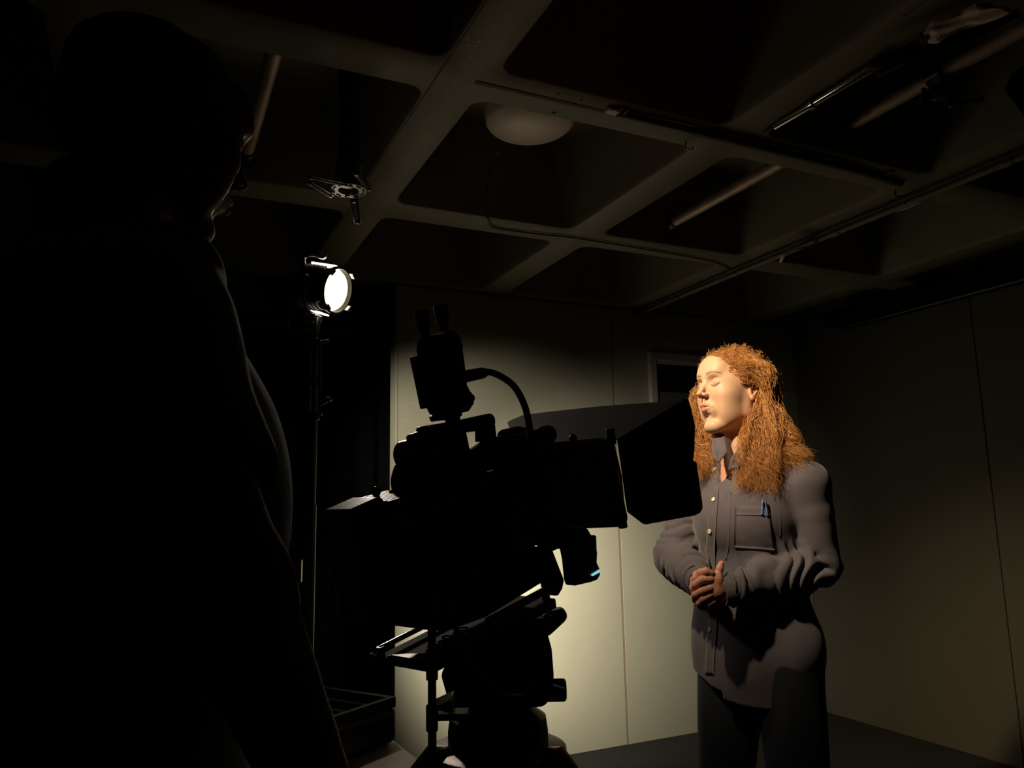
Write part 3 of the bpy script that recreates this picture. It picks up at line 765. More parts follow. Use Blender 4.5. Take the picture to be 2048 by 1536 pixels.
# top flag: a wide thin board, its near edge rising forward
def board(name, quad, th, parent, m=M_FLAG):
    p = [np.array(q_, float) for q_ in quad]
    nn = np.cross(p[1] - p[0], p[-1] - p[0]); nn /= np.linalg.norm(nn)
    n = len(p); b = RM()
    b.add(p + [q_ + nn * th for q_ in p], [tuple(range(n)), tuple(range(2 * n - 1, n - 1, -1))] + [(i, (i + 1) % n, n + (i + 1) % n, n + i) for i in range(n)])
    return b.build(name, m, parent, bevel=.0008)
tf = [r3(1232, 876, .080), r3(1372, 796, .120), r3(1130, 822, -.16), r3(1048, 829, -.17), r3(1015, 842, -.16), r3(1022, 872, -.11), r3(1110, 880, -.05)]
# keep the top flag planar: fit w on (l, s)
A_ = np.array([[q_[0], q_[1], 1] for q_ in tf]); wz = np.array([q_[2] for q_ in tf])
# pixel rays intersected with one tilted plane through the hinge line
h0 = RO + np.array(r3(1232, 876, .08)) @ np.array(AX)
pn = np.cross((RO + np.array(r3(1100, 887, .08)) @ np.array(AX)) - h0, S_)
tilt = math.radians(14)
fl_dir = L_ * math.cos(tilt) + W_ * math.sin(tilt)
pn = np.cross(fl_dir, S_); pn /= np.linalg.norm(pn)
def on_flag(px, py):
    p = at_plane(px, py, h0, pn) - RO
    return (float(p @ L_), float(p @ S_), float(p @ W_))
TOPF = [(1234, 878), (1290, 846), (1372, 797), (1340, 802), (1200, 812), (1090, 824), (1048, 829), (1017, 842), (1014, 846), (1024, 874), (1110, 886)]
S_FL = [on_flag(*q_) for q_ in TOPF]
board('top_flag', S_FL, .0022, vc, M_FLAG)
# side flag: hinged on the near front edge, opening outwards
e0 = RO + np.array(r3(1236, 960, .082)) @ np.array(AX)
sd = L_ * math.cos(math.radians(12)) + S_ * math.sin(math.radians(12))
pn2 = np.cross(sd, W_); pn2 /= np.linalg.norm(pn2)
def on_side(px, py):
    p = at_plane(px, py, e0, pn2) - RO
    return (float(p @ L_), float(p @ S_), float(p @ W_))
SIDE = [(1233, 877), (1300, 841), (1366, 800), (1374, 797), (1380, 815), (1388, 850), (1387, 900), (1384, 921), (1391, 924), (1403, 1008), (1403, 1018), (1398, 1026), (1388, 1031), (1360, 1036), (1290, 1049), (1284, 1047), (1254, 1024), (1250, 1000), (1243, 945)]
board('side_flag', [on_side(*q_) for q_ in SIDE], .0025, vc, M_BLKMAT)
for q_ in ((1222, 873), (1244, 1040)):
    MBo = RM().lathe([(-.012, .007), (.012, .007)], r3(*q_, .078), (0, 0, 1), 16).build('flag_hinge', M_BLKMET, vc, bevel=.001)
l, w = rp(1146, 876, .07)
RM().ball((l, .07, w), .006, 6).build('flag_screw', M_BLKMET, vc)
# lens motor and rods under the lens
rprism([(1184, 1070), (1194, 1070), (1195, 1100), (1196, 1105), (1195, 1125), (1202, 1140), (1202, 1150), (1196, 1160), (1186, 1164), (1160, 1170), (1152, 1172), (1148, 1160), (1144, 1120), (1140, 1100), (1140, 1062), (1176, 1056)], .022, .042).build('lens_motor', M_BLACK, vc, bevel=.003)
rprism([(1184, 1149), (1200, 1139), (1201, 1144), (1186, 1152)], .041, .044).build('blue_light', M_BLUE, vc)
rprism([(1078, 1046), (1160, 1046), (1178, 1062), (1128, 1098), (1106, 1098), (1082, 1090), (1092, 1060)], .004, .02).build('rod_bracket', M_BLACK, vc, bevel=.003)
rprism([(1076, 1092), (1106, 1098), (1118, 1130), (1130, 1160), (1126, 1178), (1118, 1192), (1102, 1190), (1094, 1160), (1074, 1130)], .006, .022).build('rod_clamp', M_BLACK, vc, bevel=.003)
for s in (-.03, .03):
    a = r3(905, 1180, s); b_ = r3(1120, 1078, s)
    RM().cyl(a, (b_[0], s, a[2] + .002), .0075, n=16).build('rod', M_BLKMET, vc)
rprism([(850, 1236), (905, 1190), (1060, 1100), (1084, 1092), (1100, 1130), (1096, 1160), (975, 1235), (900, 1262), (866, 1262)], -.045, .045).build('base_unit', M_BLKMAT, vc, bevel=.004)

# ------------------------------------------------------------------ tripod
head = at_d(1000, 1400, 1.12)
TX, TY = float(head[0]), float(head[1])
tr = thing('tripod', (TX, TY, 0), 'heavy black tripod under the video camera', 'tripod')
def tprism(*a, **k): return rprism(*a, **k)
# long sliding plate, seen from its near edge; its top carries the bright cut-outs
pl = tprism([(866, 1334), (1112, 1196), (1114, 1216), (868, 1348)], -.055, .05).build('sliding_plate', M_BLKMAT, tr, bevel=.002)
def ptop(u, s, dz=0.0):
    a = np.array(r3(866, 1334, .05)); b_ = np.array(r3(1112, 1196, .05))
    q_ = a + (b_ - a) * u; return (q_[0], s, q_[2] + dz)
RM().tube([ptop(.02, -.048, .010), ptop(.52, -.048, .010)], .0035, 12).build('thin_rail', M_CHROME, tr)
RM().tube([ptop(.47, .038, .012), ptop(.97, .038, .012)], .0055, 12).build('near_rail', M_STEEL, tr)
for u in (.02, .5): RM().cyl(ptop(u, -.048, .0), ptop(u, -.048, .012), .005, n=10).build('rail_post', M_BLKMET, tr)
for u in (.47, .97): RM().cyl(ptop(u, .038, .0), ptop(u, .038, .012), .006, n=10).build('rail_post', M_BLKMET, tr)
b = RM()
for ln in ([(.02, -.03), (.02, .035), (.06, .038), (.10, .02), (.06, -.01)],):
    v = [ptop(u, s, .0035) for u, s in ln]; v0 = [ptop(u, s, .0005) for u, s in ln]; n = len(v)
    b.add(v + v0, [tuple(range(n)), tuple(range(2 * n - 1, n - 1, -1))] + [(i, (i + 1) % n, n + (i + 1) % n, n + i) for i in range(n)])
b.build('end_plate', M_STEEL, tr)
for k, (u, s) in enumerate(((.13, .018), (.18, .008), (.24, .012), (.30, .004), (.36, .010), (.42, .002))):
    pts = [ptop(u + .022 * math.cos(a_), s + .010 * math.sin(a_), .003) for a_ in np.linspace(0, 2 * math.pi, 13)]
    RM().tube(pts, .0014, 6, cap=False).build('lock_ring', M_STEEL, tr)
for s_, u in ((-.052, -.03), (-.044, -.015), (-.02, -.02)):
    RM().ball(ptop(u, s_, .004), .004, 6).build('end_screw', M_STEEL, tr)
# fluid head: profile read from the picture, drum-like
def vprism(pix, t0, t1):
    """upright profile in the plane facing the camera through the tripod axis"""
    o = np.array([TX, TY, 0.0]); b = MB(o, (R0, FH, UZ)); out = []
    for x, y in pix:
        p = at_plane(x, y, o + FH * t0, FH) - o; out.append((float(p @ R0), float(p[2])))
    return b.prism(out, t0, t1)
hz_ = lambda py: at_plane(1000, py, (TX, TY, 0), FH)[2]
vprism([(880, 1350), (900, 1320), (1050, 1240), (1092, 1236), (1094, 1268), (1104, 1300), (1108, 1350), (1107, 1382), (1098, 1404), (1090, 1416), (905, 1430), (893, 1395)], -.05, .05).build('head', M_BLKMAT, tr, bevel=.008, seg=3)
o3 = np.array([TX, TY, 0.0])
def hr(x0, x1, y): 
    a = at_plane(x0, y, o3, FH); b_ = at_plane(x1, y, o3, FH); return (a + b_) / 2, float(np.linalg.norm(b_ - a)) / 2
prof = []
for x0, x1, y in ((935, 1055, 1392), (925, 1066, 1414), (900, 1092, 1432), (898, 1098, 1460), (899, 1100, 1490), (905, 1098, 1500)):
    c, r_ = hr(x0, x1, y); prof.append((c, r_))
c0 = prof[0][0]
MB().lathe([(p[0][2] - c0[2], p[1]) for p in prof[::-1]], (c0[0], c0[1], c0[2]), (0, 0, 1), 48).build('pan_base', M_BLACK, tr)
zb_ = prof[-1][0][2]
MB().lathe([(-.03, .085), (-.02, .098), (.004, .098), (.008, .088)], (c0[0], c0[1], zb_), (0, 0, 1), 48).build('bowl', M_STEEL, tr)
MB().lathe([(0, .03), (-.05, .05), (-.10, .02)], (c0[0], c0[1], zb_ - .03), (0, 0, 1), 32).build('bowl_clamp', M_BLACK, tr)
c, _ = hr(1104, 1128, 1380)
MB().cyl(c - R0 * .03, c + R0 * .012, .016, n=24).build('tilt_knob', M_BLACK, tr, bevel=.004)
MB().tube([c - R0 * .05 - FH * .04 + UZ * .02, c - R0 * .02 - FH * .045 + UZ * .01, c + R0 * .002 - FH * .02], .010, 14).build('knob_arm', M_BLACK, tr)
c, _ = hr(1078, 1094, 1350)
MB().lathe([(-.052, .0035), (-.0535, .0035), (-.0535, .0020), (-.052, .0020)], c, FH, 16, capped=False).build('badge_ring', M_WHITEP, tr)
vprism([(1030, 1282), (1040, 1272), (1046, 1276), (1048, 1290), (1034, 1294)], -.054, -.050).build('level_window', M_CASTI, tr, bevel=.001)
# handle block reaching forward under the lens
vprism([(1010, 1285), (1100, 1222), (1126, 1218), (1135, 1228), (1134, 1240), (1104, 1268), (1080, 1285), (1040, 1300)], -.015, .02).build('pan_bar_mount', M_BLACK, tr, bevel=.005)
# legs and spreader: splayed from the bowl
zt = zb_ - .02
for k, a in enumerate((-35, 85, 205)):
    dr = R0 * math.cos(math.radians(a)) + FH * math.sin(math.radians(a))
    p0 = np.array([c0[0], c0[1], zt]) + dr * .085
    p1 = np.array([c0[0], c0[1], .42]) + dr * .34; p2 = np.array([c0[0], c0[1], .03]) + dr * .50
    MB().tube([p0 - dr * .03 + UZ * .012, p0 + dr * .012 + UZ * .016, p0 + dr * .03 - UZ * .005, p0 + dr * .045 - UZ * .06], [.020, .025, .026, .022], 18).build('leg_hinge', M_COPPER if k == 0 else M_BLKMET, tr)
    sd_ = np.cross(dr, UZ)
    for s in (-1, 1):
        MB().cyl(p0 + dr * .03 + sd_ * s * .018 - UZ * .03, p1 + sd_ * s * .018, .010, n=14).build('leg', M_BLKMET, tr)
    MB().cyl(p1 + UZ * .06 - dr * .03, p2, .011, n=14).build('lower_leg', M_BLKMET, tr)
    MB().ball((p2[0], p2[1], .022), (.024, .024, .021), 8).build('foot', M_RUBBER, tr)

# thin upright pole with bracket left of the tripod
q = at_d(864, 1345, .84)
lp = thing('support_pole', (q[0], q[1], 0), 'thin upright black pole just left of the tripod head', 'pole')
ztop = at_plane(860, 1175, q, FH)[2]
MB().cyl((q[0], q[1], .01), (q[0], q[1], ztop), .0046, n=16).build('tube', M_BLACK, lp)
MB().cyl((q[0], q[1], 0), (q[0], q[1], .02), .12, .11, n=36).build('base', M_BLKMAT, lp, bevel=.003)
for py in (1330, 1432):
    c = at_plane(864, py, q, FH)
    MB().cyl(c - UZ * .016, c + UZ * .012, .0066, n=18).build('collar', M_BLACK, lp, bevel=.002)
c = at_plane(882, 1412, q, FH)
b = MB(c, (R0, FH, UZ)); b.prism([(-.011, -.003), (.012, -.008), (.012, .004), (.010, .006)], .0, .045)
b.build('bracket', M_STEEL, lp, bevel=.001)
vb = MB(c, (R0, FH, UZ)).box((-.010, .0, -.016), (.030, .03, -.009)).build('bracket_arm', M_BLACK, lp, bevel=.002)

# ================================================================== TABLE, CASE
ta = at_z(852, 1530, .75); tb = at_z(790, 1484, .75)
tdir = (ta - tb); tdir[2] = 0; tdir /= np.linalg.norm(tdir)
tn = np.array([tdir[1], -tdir[0], 0.0])
if tn @ R0 > 0: tn = -tn                       # towards the left
tl = thing('table', ta - UZ * .75, 'pale topped table at the bottom left carrying the open case', 'table')
TA = (tdir, tn, UZ)
edge0 = tb - tdir * .30
tp_ = MB(edge0, TA).box((0, 0, -.025), (.56, .75, 0.0)).build('tabletop', M_TABLE, tl, bevel=.002)
MB(edge0, TA).box((-.001, -.003, -.026), (.561, .001, -.001)).build('edge_band', M_TEDGE, tl)
MB(edge0, TA).box((.559, -.003, -.026), (.563, .75, -.001)).build('edge_band', M_TEDGE, tl)
for a_, b_ in ((.05, .05), (.51, .05), (.05, .70), (.51, .70)):
    MB(edge0, TA).box((a_ - .015, b_ - .015, -.75), (a_ + .015, b_ + .015, -.025)).build('leg', M_CASTI, tl, bevel=.002)
# case: near corner at the pixel (796,1485)
cz = .752
k0 = at_z(797, 1484, cz); 
k1 = at_z(705, 1522, cz)
cd = k1 - k0; cd[2] = 0; clen = np.linalg.norm(cd); cd /= clen
cn_ = np.array([cd[1], -cd[0], 0.0])
if cn_ @ FH < 0: cn_ = -cn_
CA = (cd, cn_, UZ)
ch = at_plane(803, 1392, k0, FH)[2] - cz
cs = thing('equipment_case', k0, 'open black soft case with foam dividers and small parts on the pale table', 'case')
CL, CW = .46, .30
MB(k0, CA).box((0, 0, 0), (CL, CW, ch - .02)).build('shell', M_BLACK, cs, bevel=.018, seg=3)
for lo, hi in (((.004, .004, ch - .024), (CL - .004, .020, ch)), ((.004, CW - .020, ch - .024), (CL - .004, CW - .004, ch)), ((.004, .02, ch - .024), (.020, CW - .02, ch)), ((CL - .02, .02, ch - .024), (CL - .004, CW - .02, ch))):
    MB(k0, CA).box(lo, hi).build('rim', M_RUBBER, cs, bevel=.003)
for x in (.08, .15, .23, .31, .39):
    MB(k0, CA).box((x, .02, ch - .022), (x + .010, CW - .02, ch - .004)).build('foam_divider', M_FOAM, cs, bevel=.002)
MB(k0, CA).box((.08, .14, ch - .022), (CL - .02, .15, ch - .005)).build('foam_divider', M_FOAM, cs, bevel=.002)
for (x, y, s, m, nm, lb, ct) in ((.175, .20, .020, M_RED, 'red_clip', 'small red part lying in the open black case', 'clip'), (.215, .16, .018, M_WHITEP, 'pale_block', 'small pale block lying in the open black case', 'block'), (.11, .22, .016, M_CASTI, 'grey_block', 'small dark grey block in the open black case', 'block')):
    tag(MB(k0, CA).box((x, y, ch - .020), (x + s * 1.4, y + s, ch + .006)).build(nm, m, bevel=.003), lb, ct)
ld = [(0, CW - .01, ch), (CL, CW - .01, ch), (CL, CW + .07, ch + .17), (0, CW + .07, ch + .17)]
ob = MB(k0, CA); ob.add([(x, y, z) for x, y, z in ld] + [(x, y + .018, z - .005) for x, y, z in ld], [(0, 1, 2, 3), (7, 6, 5, 4), (0, 4, 5, 1), (1, 5, 6, 2), (2, 6, 7, 3), (3, 7, 4, 0)])
ob.build('lid', M_FOAM, cs, bevel=.008)
MB(k0, CA).tube([(.06, CW - .01, ch + .01), (.10, CW - .10, ch + .075), (.30, CW - .10, ch + .075), (.34, CW - .01, ch + .01)], .004, 8).build('strap', M_STEEL, cs)
# ================================================================== IMPLICIT-SURFACE MODELLING (for bodies, hands, clothes)
class Sdf:
    def __init__(self, lo, hi, h):
        self.lo = np.array(lo, float); self.h = h
        self.n = np.ceil((np.array(hi, float) - self.lo) / h).astype(int) + 1
        self.d = np.full(tuple(self.n), 0.08, np.float32)
        self.ax = [self.lo[i] + h * np.arange(self.n[i]) for i in range(3)]
    def _win(self, lo, hi):
        a = np.clip(np.floor((np.array(lo) - self.lo) / self.h).astype(int), 0, self.n)
        b = np.clip(np.ceil((np.array(hi) - self.lo) / self.h).astype(int) + 1, 0, self.n)
        sl = tuple(slice(a[i], b[i]) for i in range(3))
        X = self.ax[0][sl[0]][:, None, None]; Y = self.ax[1][sl[1]][None, :, None]; Z = self.ax[2][sl[2]][None, None, :]
        return sl, X, Y, Z
    def _merge(self, sl, p, k, op):
        d = self.d[sl]
        if d.size == 0: return
        if op == '-': a, b = -d, p
        else: a, b = d, p
        if k > 0:
            hh = np.maximum(k - np.abs(a - b), 0) / k
            r = np.minimum(a, b) - hh * hh * k * .25
        else: r = np.minimum(a, b)
        self.d[sl] = -r if op == '-' else r
    def ell(self, c, r, k=0.01, rot=None, op='+'):
        c = np.asarray(c, float); r = np.asarray(r, float)
        m = r.max() + k + .02
        sl, X, Y, Z = self._win(c - m, c + m)
        X = X - c[0]; Y = Y - c[1]; Z = Z - c[2]
        if rot is None: q = (X, Y, Z)
        else: q = tuple(rot[i][0] * X + rot[i][1] * Y + rot[i][2] * Z for i in range(3))
        k0 = np.sqrt((q[0] / r[0]) ** 2 + (q[1] / r[1]) ** 2 + (q[2] / r[2]) ** 2)
        k1 = np.sqrt((q[0] / r[0] ** 2) ** 2 + (q[1] / r[1] ** 2) ** 2 + (q[2] / r[2] ** 2) ** 2) + 1e-9
        self._merge(sl, (k0 * (k0 - 1) / k1).astype(np.float32), k, op)
        return self
    def cap(self, a, b, ra, rb=None, k=0.01, op='+', flat=None):
        """round cone; flat=(axis vector, factor) squashes the cross-section"""
        if rb is None: rb = ra
        a = np.asarray(a, float); b = np.asarray(b, float)
        m = max(ra, rb) * 1.6 + k + .015
        sl, X, Y, Z = self._win(np.minimum(a, b) - m, np.maximum(a, b) + m)
        ba = b - a; l2 = float(ba @ ba) + 1e-12
        px, py, pz = X - a[0], Y - a[1], Z - a[2]
        t = np.clip((px * ba[0] + py * ba[1] + pz * ba[2]) / l2, 0, 1)
        dx, dy, dz = px - t * ba[0], py - t * ba[1], pz - t * ba[2]
        if flat is not None:
            f = np.asarray(flat[0], float); f = f / np.linalg.norm(f); s = flat[1]
            pr = dx * f[0] + dy * f[1] + dz * f[2]
            dist = np.sqrt(np.maximum(dx * dx + dy * dy + dz * dz + pr * pr * (1 / (s * s) - 1), 0))
        else: dist = np.sqrt(dx * dx + dy * dy + dz * dz)
        self._merge(sl, (dist - (ra + (rb - ra) * t)).astype(np.float32), k, op)
        return self
    def chain(self, P, R_, k=0.006, op='+', flat=None):
        for i in range(len(P) - 1): self.cap(P[i], P[i + 1], R_[i], R_[i + 1], k, op, flat)
        return self
    def warp(self, fn):
        X, Y, Z = np.meshgrid(*self.ax, indexing='ij')
        m = np.abs(self.d) < 0.035
        self.d[m] += fn(X[m], Y[m], Z[m]).astype(np.float32)
        return self
    def mesh(self, name, smooth=1):
        d = self.d; ins = d < 0
        nx, ny, nz = d.shape
        c = np.zeros((nx - 1, ny - 1, nz - 1), np.int8)
        for i in (0, 1):
            for j in (0, 1):
                for k in (0, 1):
                    c += ins[i:nx - 1 + i, j:ny - 1 + j, k:nz - 1 + k]
        act = np.argwhere((c > 0) & (c < 8))
        idx = -np.ones(c.shape, np.int32); idx[tuple(act.T)] = np.arange(len(act))
        acc = np.zeros((len(act), 3)); cnt = np.zeros(len(act))
        cor = [(i, j, k) for i in (0, 1) for j in (0, 1) for k in (0, 1)]
        for a in range(8):
            for b in range(a + 1, 8):
                o = np.array(cor[a]); e = np.array(cor[b])
                if np.abs(o - e).sum() != 1: continue
                da = d[tuple((act + o).T)]; db = d[tuple((act + e).T)]
                m = (da < 0) != (db < 0)
                t = np.where(m, da / np.where(m, da - db, 1), 0)
                acc += np.where(m[:, None], o + t[:, None] * (e - o), 0); cnt += m
        V = self.lo + self.h * (act + acc / cnt[:, None])
        F = []
        for ax in range(3):
            a1, a2 = (ax + 1) % 3, (ax + 2) % 3
            s0 = [slice(None)] * 3; s1 = [slice(None)] * 3
            s0[ax] = slice(0, -1); s1[ax] = slice(1, None)
            A, B = ins[tuple(s0)], ins[tuple(s1)]
            E = np.argwhere(A != B)
            E = E[(E[:, a1] > 0) & (E[:, a2] > 0) & (E[:, a1] < d.shape[a1] - 1) & (E[:, a2] < d.shape[a2] - 1)]
            if not len(E): continue
            flip = A[tuple(E.T)]
            q = []
            for o1, o2 in ((1, 1), (0, 1), (0, 0), (1, 0)):
                e = E.copy(); e[:, a1] -= o1; e[:, a2] -= o2
                q.append(idx[tuple(e.T)])
            q = np.stack(q, 1)
            q[~flip] = q[~flip][:, ::-1]
            F.append(q)
        F = np.vstack(F)
        for _ in range(smooth):                       # light Laplacian smoothing
            S = np.zeros_like(V); n = np.zeros(len(V))
            for i in range(4):
                np.add.at(S, F[:, i], V[F[:, (i + 1) % 4]]); np.add.at(S, F[:, i], V[F[:, (i + 3) % 4]]); np.add.at(n, F[:, i], 2)
            V = V * .5 + .5 * S / n[:, None]
        return V, F

def mesh_np(name, V, F, m, parent=None, xf=None, colors=None, smooth=True):
    me = bpy.data.meshes.new(name)
    F = np.asarray(F); k = F.shape[1]
    W = V if xf is None else xf(V)
    me.vertices.add(len(W)); me.vertices.foreach_set('co', np.asarray(W, np.float32).ravel())
    me.loops.add(F.size); me.loops.foreach_set('vertex_index', F.astype(np.int32).ravel())
    me.polygons.add(len(F)); me.polygons.foreach_set('loop_start', np.arange(0, F.size, k, dtype=np.int32))
    if colors is not None:
        ca = me.color_attributes.new('col', 'FLOAT_COLOR', 'POINT')
        ca.data.foreach_set('color', np.hstack([colors, np.ones((len(colors), 1))]).astype(np.float32).ravel())
    me.update(calc_edges=True); me.validate()
    if smooth: me.shade_smooth()
    me.materials.append(m)
    ob = bpy.data.objects.new(name, me); COL.objects.link(ob)
    if parent: ob.parent = parent; ob.matrix_parent_inverse = parent_inv(parent)
    return ob

def tubes_np(paths, radii, n=3):
    """paths (S, P, 3), radii (S, P) -> verts, faces of thin tubes"""
    S, P, _ = paths.shape
    T = np.gradient(paths, axis=1); T /= np.linalg.norm(T, axis=2, keepdims=True) + 1e-9
    ref = np.array([.31, .52, .79]); X = np.cross(T, ref); X /= np.linalg.norm(X, axis=2, keepdims=True) + 1e-9
    Y = np.cross(T, X)
    vs = []
    for k in range(n):
        a = 2 * math.pi * k / n
        vs.append(paths + radii[..., None] * (math.cos(a) * X + math.sin(a) * Y))
    V = np.stack(vs, 2).reshape(-1, 3)
    base = (np.arange(S)[:, None] * P + np.arange(P - 1)[None, :])[..., None] * n
    k = np.arange(n); k2 = (k + 1) % n
    F = np.stack([base + k, base + k2, base + n + k2, base + n + k], -1).reshape(-1, 4)
    return V, F

def smooth_noise(seed, n=14, lo=6, hi=30):
    r = np.random.default_rng(seed)
    K = r.normal(size=(n, 3)); K /= np.linalg.norm(K, axis=1, keepdims=True)
    K *= r.uniform(lo, hi, (n, 1)); ph = r.uniform(0, 6.28, n)
    def f(X, Y, Z):
        s = 0
        for i in range(n): s = s + np.sin(K[i, 0] * X + K[i, 1] * Y + K[i, 2] * Z + ph[i])
        return s / math.sqrt(n)
    return f

# ---------------- a head, in its own axes: x forward (face), y to the person's left, z up; origin between the ears
def head_sdf(h=0.0017, female=True, closed=True, ear_sides=(1,)):
    s = Sdf((-.125, -.105, -.150), (.135, .105, .145), h)
    s.ell((-.010, 0, .048), (.097, .075, .080), 0)
    s.ell((.030, 0, .020), (.064, .066, .078), .03)
    s.ell((.036, 0, -.022), (.052, .052, .072), .02)
    jw = .043 if female else .050
    for y in (-1, 1):
        s.cap((.004, y * jw, -.052), (.066, y * .014, -.090), .019, .014, .022)
        s.ell((.058, y * .038, -.006), (.026, .024, .022), .018)
        s.ell((.040, y * .040, -.038), (.036, .022, .040), .022)
        s.cap((-.005, y * jw, -.045), (-.005, y * .060, .01), .018, .014, .02)
    s.ell((.075, 0, -.089), (.014, .018, .013), .018)
    s.cap((.082, -.028, .052), (.082, .028, .052), .0125 if female else .016, None, .016)
    s.ell((.070, 0, .075), (.028, .05, .035), .02)
    # neck
    s.cap((-.016, 0, -.03), (-.036, 0, -.155), .050 if female else .058, .050 if female else .062, .02)
    # eye sockets, closed lids
    for y in (-1, 1):
        s.ell((.099, y * .031, .029), (.017, .019, .0125), .012, op='-')
        s.ell((.0745, y * .0305, .0265), (.0150, .0165, .0130), .003)
    # nose
    s.cap((.088, 0, .040), (.1120, 0, -.001), .0058, .0074, .010)
    s.ell((.1135, 0, -.0030), (.0078, .0082, .0070), .004)
    for y in (-1, 1):
        s.ell((.1015, y * .0110, -.0065), (.0100, .0060, .0066), .004)
        s.ell((.1070, y * .0060, -.0135), (.0048, .0030, .0042), .003, op='-')
    # mouth
    s.ell((.077, 0, -.042), (.0215, .027, .026), .012)
    s.cap((.0985, 0, -.016), (.0995, 0, -.028), .0030, .0034, .005)
    for y in (-1, 1):
        s.cap((.1010, y * .0050, -.0340), (.0885, y * .0225, -.0385), .0058, .0025, .003)
        s.cap((.0992, y * .003, -.0462), (.0880, y * .0200, -.0405), .0070, .0025, .003)
    s.cap((.1055, 0, -.0398), (.1030, 0, -.0398), .0010, .0010, .0015, op='-')
    for y in (-1, 1):
        s.cap((.1050, 0, -.0396), (.0930, y * .0225, -.0398), .0013, .0008, .0015, op='-')
        # closed-lid line
        L = [(.0895, y * .0175, .0235), (.0905, y * .0240, .0200), (.0900, y * .0310, .0185), (.0865, y * .0385, .0195), (.0805, y * .0450, .0225)]
        s.chain(L, [.0010] * 5, .0015, op='-')
    s.ell((.093, 0, -.063), (.008, .018, .006), .008, op='-')
    # ears
    for y in ear_sides:
        rot = np.array([[.96, 0, .28], [0, 1, 0], [-.28, 0, .96]])
        s.ell((-.008, y * .078, .010), (.0175, .0070, .0300), .004, rot)
        s.ell((-.003, y * .0845, .010), (.0095, .0052, .0190), .002, rot, op='-')
        s.ell((.001, y * .081, -.013), (.0080, .0055, .0090), .003)
        s.cap((.006, y * .078, .004), (.007, y * .079, -.004), .0035, None, .003)
        s.chain([(-.004, y * .083, -.004), (-.011, y * .084, .006), (-.012, y * .084, .018), (-.005, y * .083, .026)], [.002] * 4, .002)
    return s

def lerp_color(base, other, w): return base * (1 - w[:, None]) + np.asarray(other) * w[:, None]
def gauss(V, c, s):
    c = np.asarray(c); s = np.asarray(s)
    return np.exp(-(((V - c) / s) ** 2).sum(1))

M_SKIN = mat('skin', (0.60, 0.36, 0.25), 0.52, bump=0.05, bscale=500, attr='col', sss=0.25, spec=0.35)
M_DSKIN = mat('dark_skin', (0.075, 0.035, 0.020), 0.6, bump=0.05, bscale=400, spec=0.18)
M_SHIRT = mat('grey_brown_cotton', (0.080, 0.066, 0.084), 0.85, bump=0.18, bscale=700, var=0.10, vscale=30, sheen=0.15)
M_SHIRT2 = mat('shirt_trim_cotton', (0.086, 0.070, 0.088), 0.85, bump=0.16, bscale=500, var=0.12, vscale=50, sheen=0.15)
M_THREAD = mat('seam_thread', (0.10, 0.07, 0.075), 0.9)
M_INNER = mat('reddish_brown_undershirt', (0.11, 0.045, 0.035), 0.9, bump=0.2, bscale=400)
M_BUTTON = mat('pearl_button', (0.75, 0.66, 0.50), 0.25, spec=0.6)
M_JEANS = mat('dark_blue_denim', (0.007, 0.010, 0.019), 0.85, bump=0.4, bscale=600, var=0.15, vscale=40)
M_SHOE = mat('dark_shoe', (0.03, 0.03, 0.03), 0.6)
M_HAIR = mat('auburn_hair', (0.42, 0.17, 0.05), 0.38, attr='col', spec=0.5)
M_LASH = mat('lash', (0.10, 0.035, 0.02), 0.6)
M_PEN = mat('pen_blue', (0.05, 0.12, 0.28), 0.3)
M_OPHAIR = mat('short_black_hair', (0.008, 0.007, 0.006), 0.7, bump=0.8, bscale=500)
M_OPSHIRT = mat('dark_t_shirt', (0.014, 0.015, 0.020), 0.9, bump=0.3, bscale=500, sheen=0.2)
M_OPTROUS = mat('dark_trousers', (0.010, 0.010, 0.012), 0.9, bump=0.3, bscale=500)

# ================================================================== THE WOMAN
# axes: u to the picture's right, w towards the viewer, z up; origin on the floor under her
WAZ = math.atan2(WOMAN[0], WOMAN[1])
WR = np.array([math.cos(WAZ), -math.sin(WAZ), 0.0]); WT = np.array([-math.sin(WAZ), -math.cos(WAZ), 0.0])
def wx(V):
    V = np.asarray(V, float)
    return WOMAN + V[..., 0:1] * WR + V[..., 1:2] * WT + V[..., 2:3] * UZ
def wpx(px, py, w=0.0):
    """measured position (u, w, z) of a pixel on the plane at distance w in front of her axis"""
    p = at_plane(px, py, WOMAN + WT * w, WT) - WOMAN
    return np.array([float(p @ WR), w, float(p[2])])
def wproj(V):
    P = wx(V) - CAM
    z = P @ FW
    return np.stack([1024 + FPX * (P @ RT) / z, 768 - FPX * (P @ UP) / z], -1)

woman = thing('person', WOMAN, 'woman with long curly auburn hair, eyes closed, in a grey-brown button shirt, hands clasped', 'person')

# head axes in her frame
def rot_axes(yaw, pitch, roll):
    """forward turned from the viewer towards the picture's left by yaw; pitch lifts the face; roll tips the crown to picture right"""
    F = np.array([-math.sin(yaw), math.cos(yaw), 0.0]); S = np.array([math.cos(yaw), math.sin(yaw), 0.0]); Z = np.array([0, 0, 1.0])
    F, Z = F * math.cos(pitch) + Z * math.sin(pitch), Z * math.cos(pitch) - F * math.sin(pitch)
    S, Z = S * math.cos(roll) - Z * math.sin(roll), Z * math.cos(roll) + S * math.sin(roll)
    return np.array([F, S, Z])
HA = rot_axes(math.radians(51), math.radians(6), math.radians(-3))
HC = wpx(1466, 797, 0.0)
HSC = 1.0
def h2w(P): return HC + (np.asarray(P, float) * HSC) @ HA

hs = head_sdf(.0016, True, True, (1, -1))
Vh, Fh = hs.mesh('h', 1)
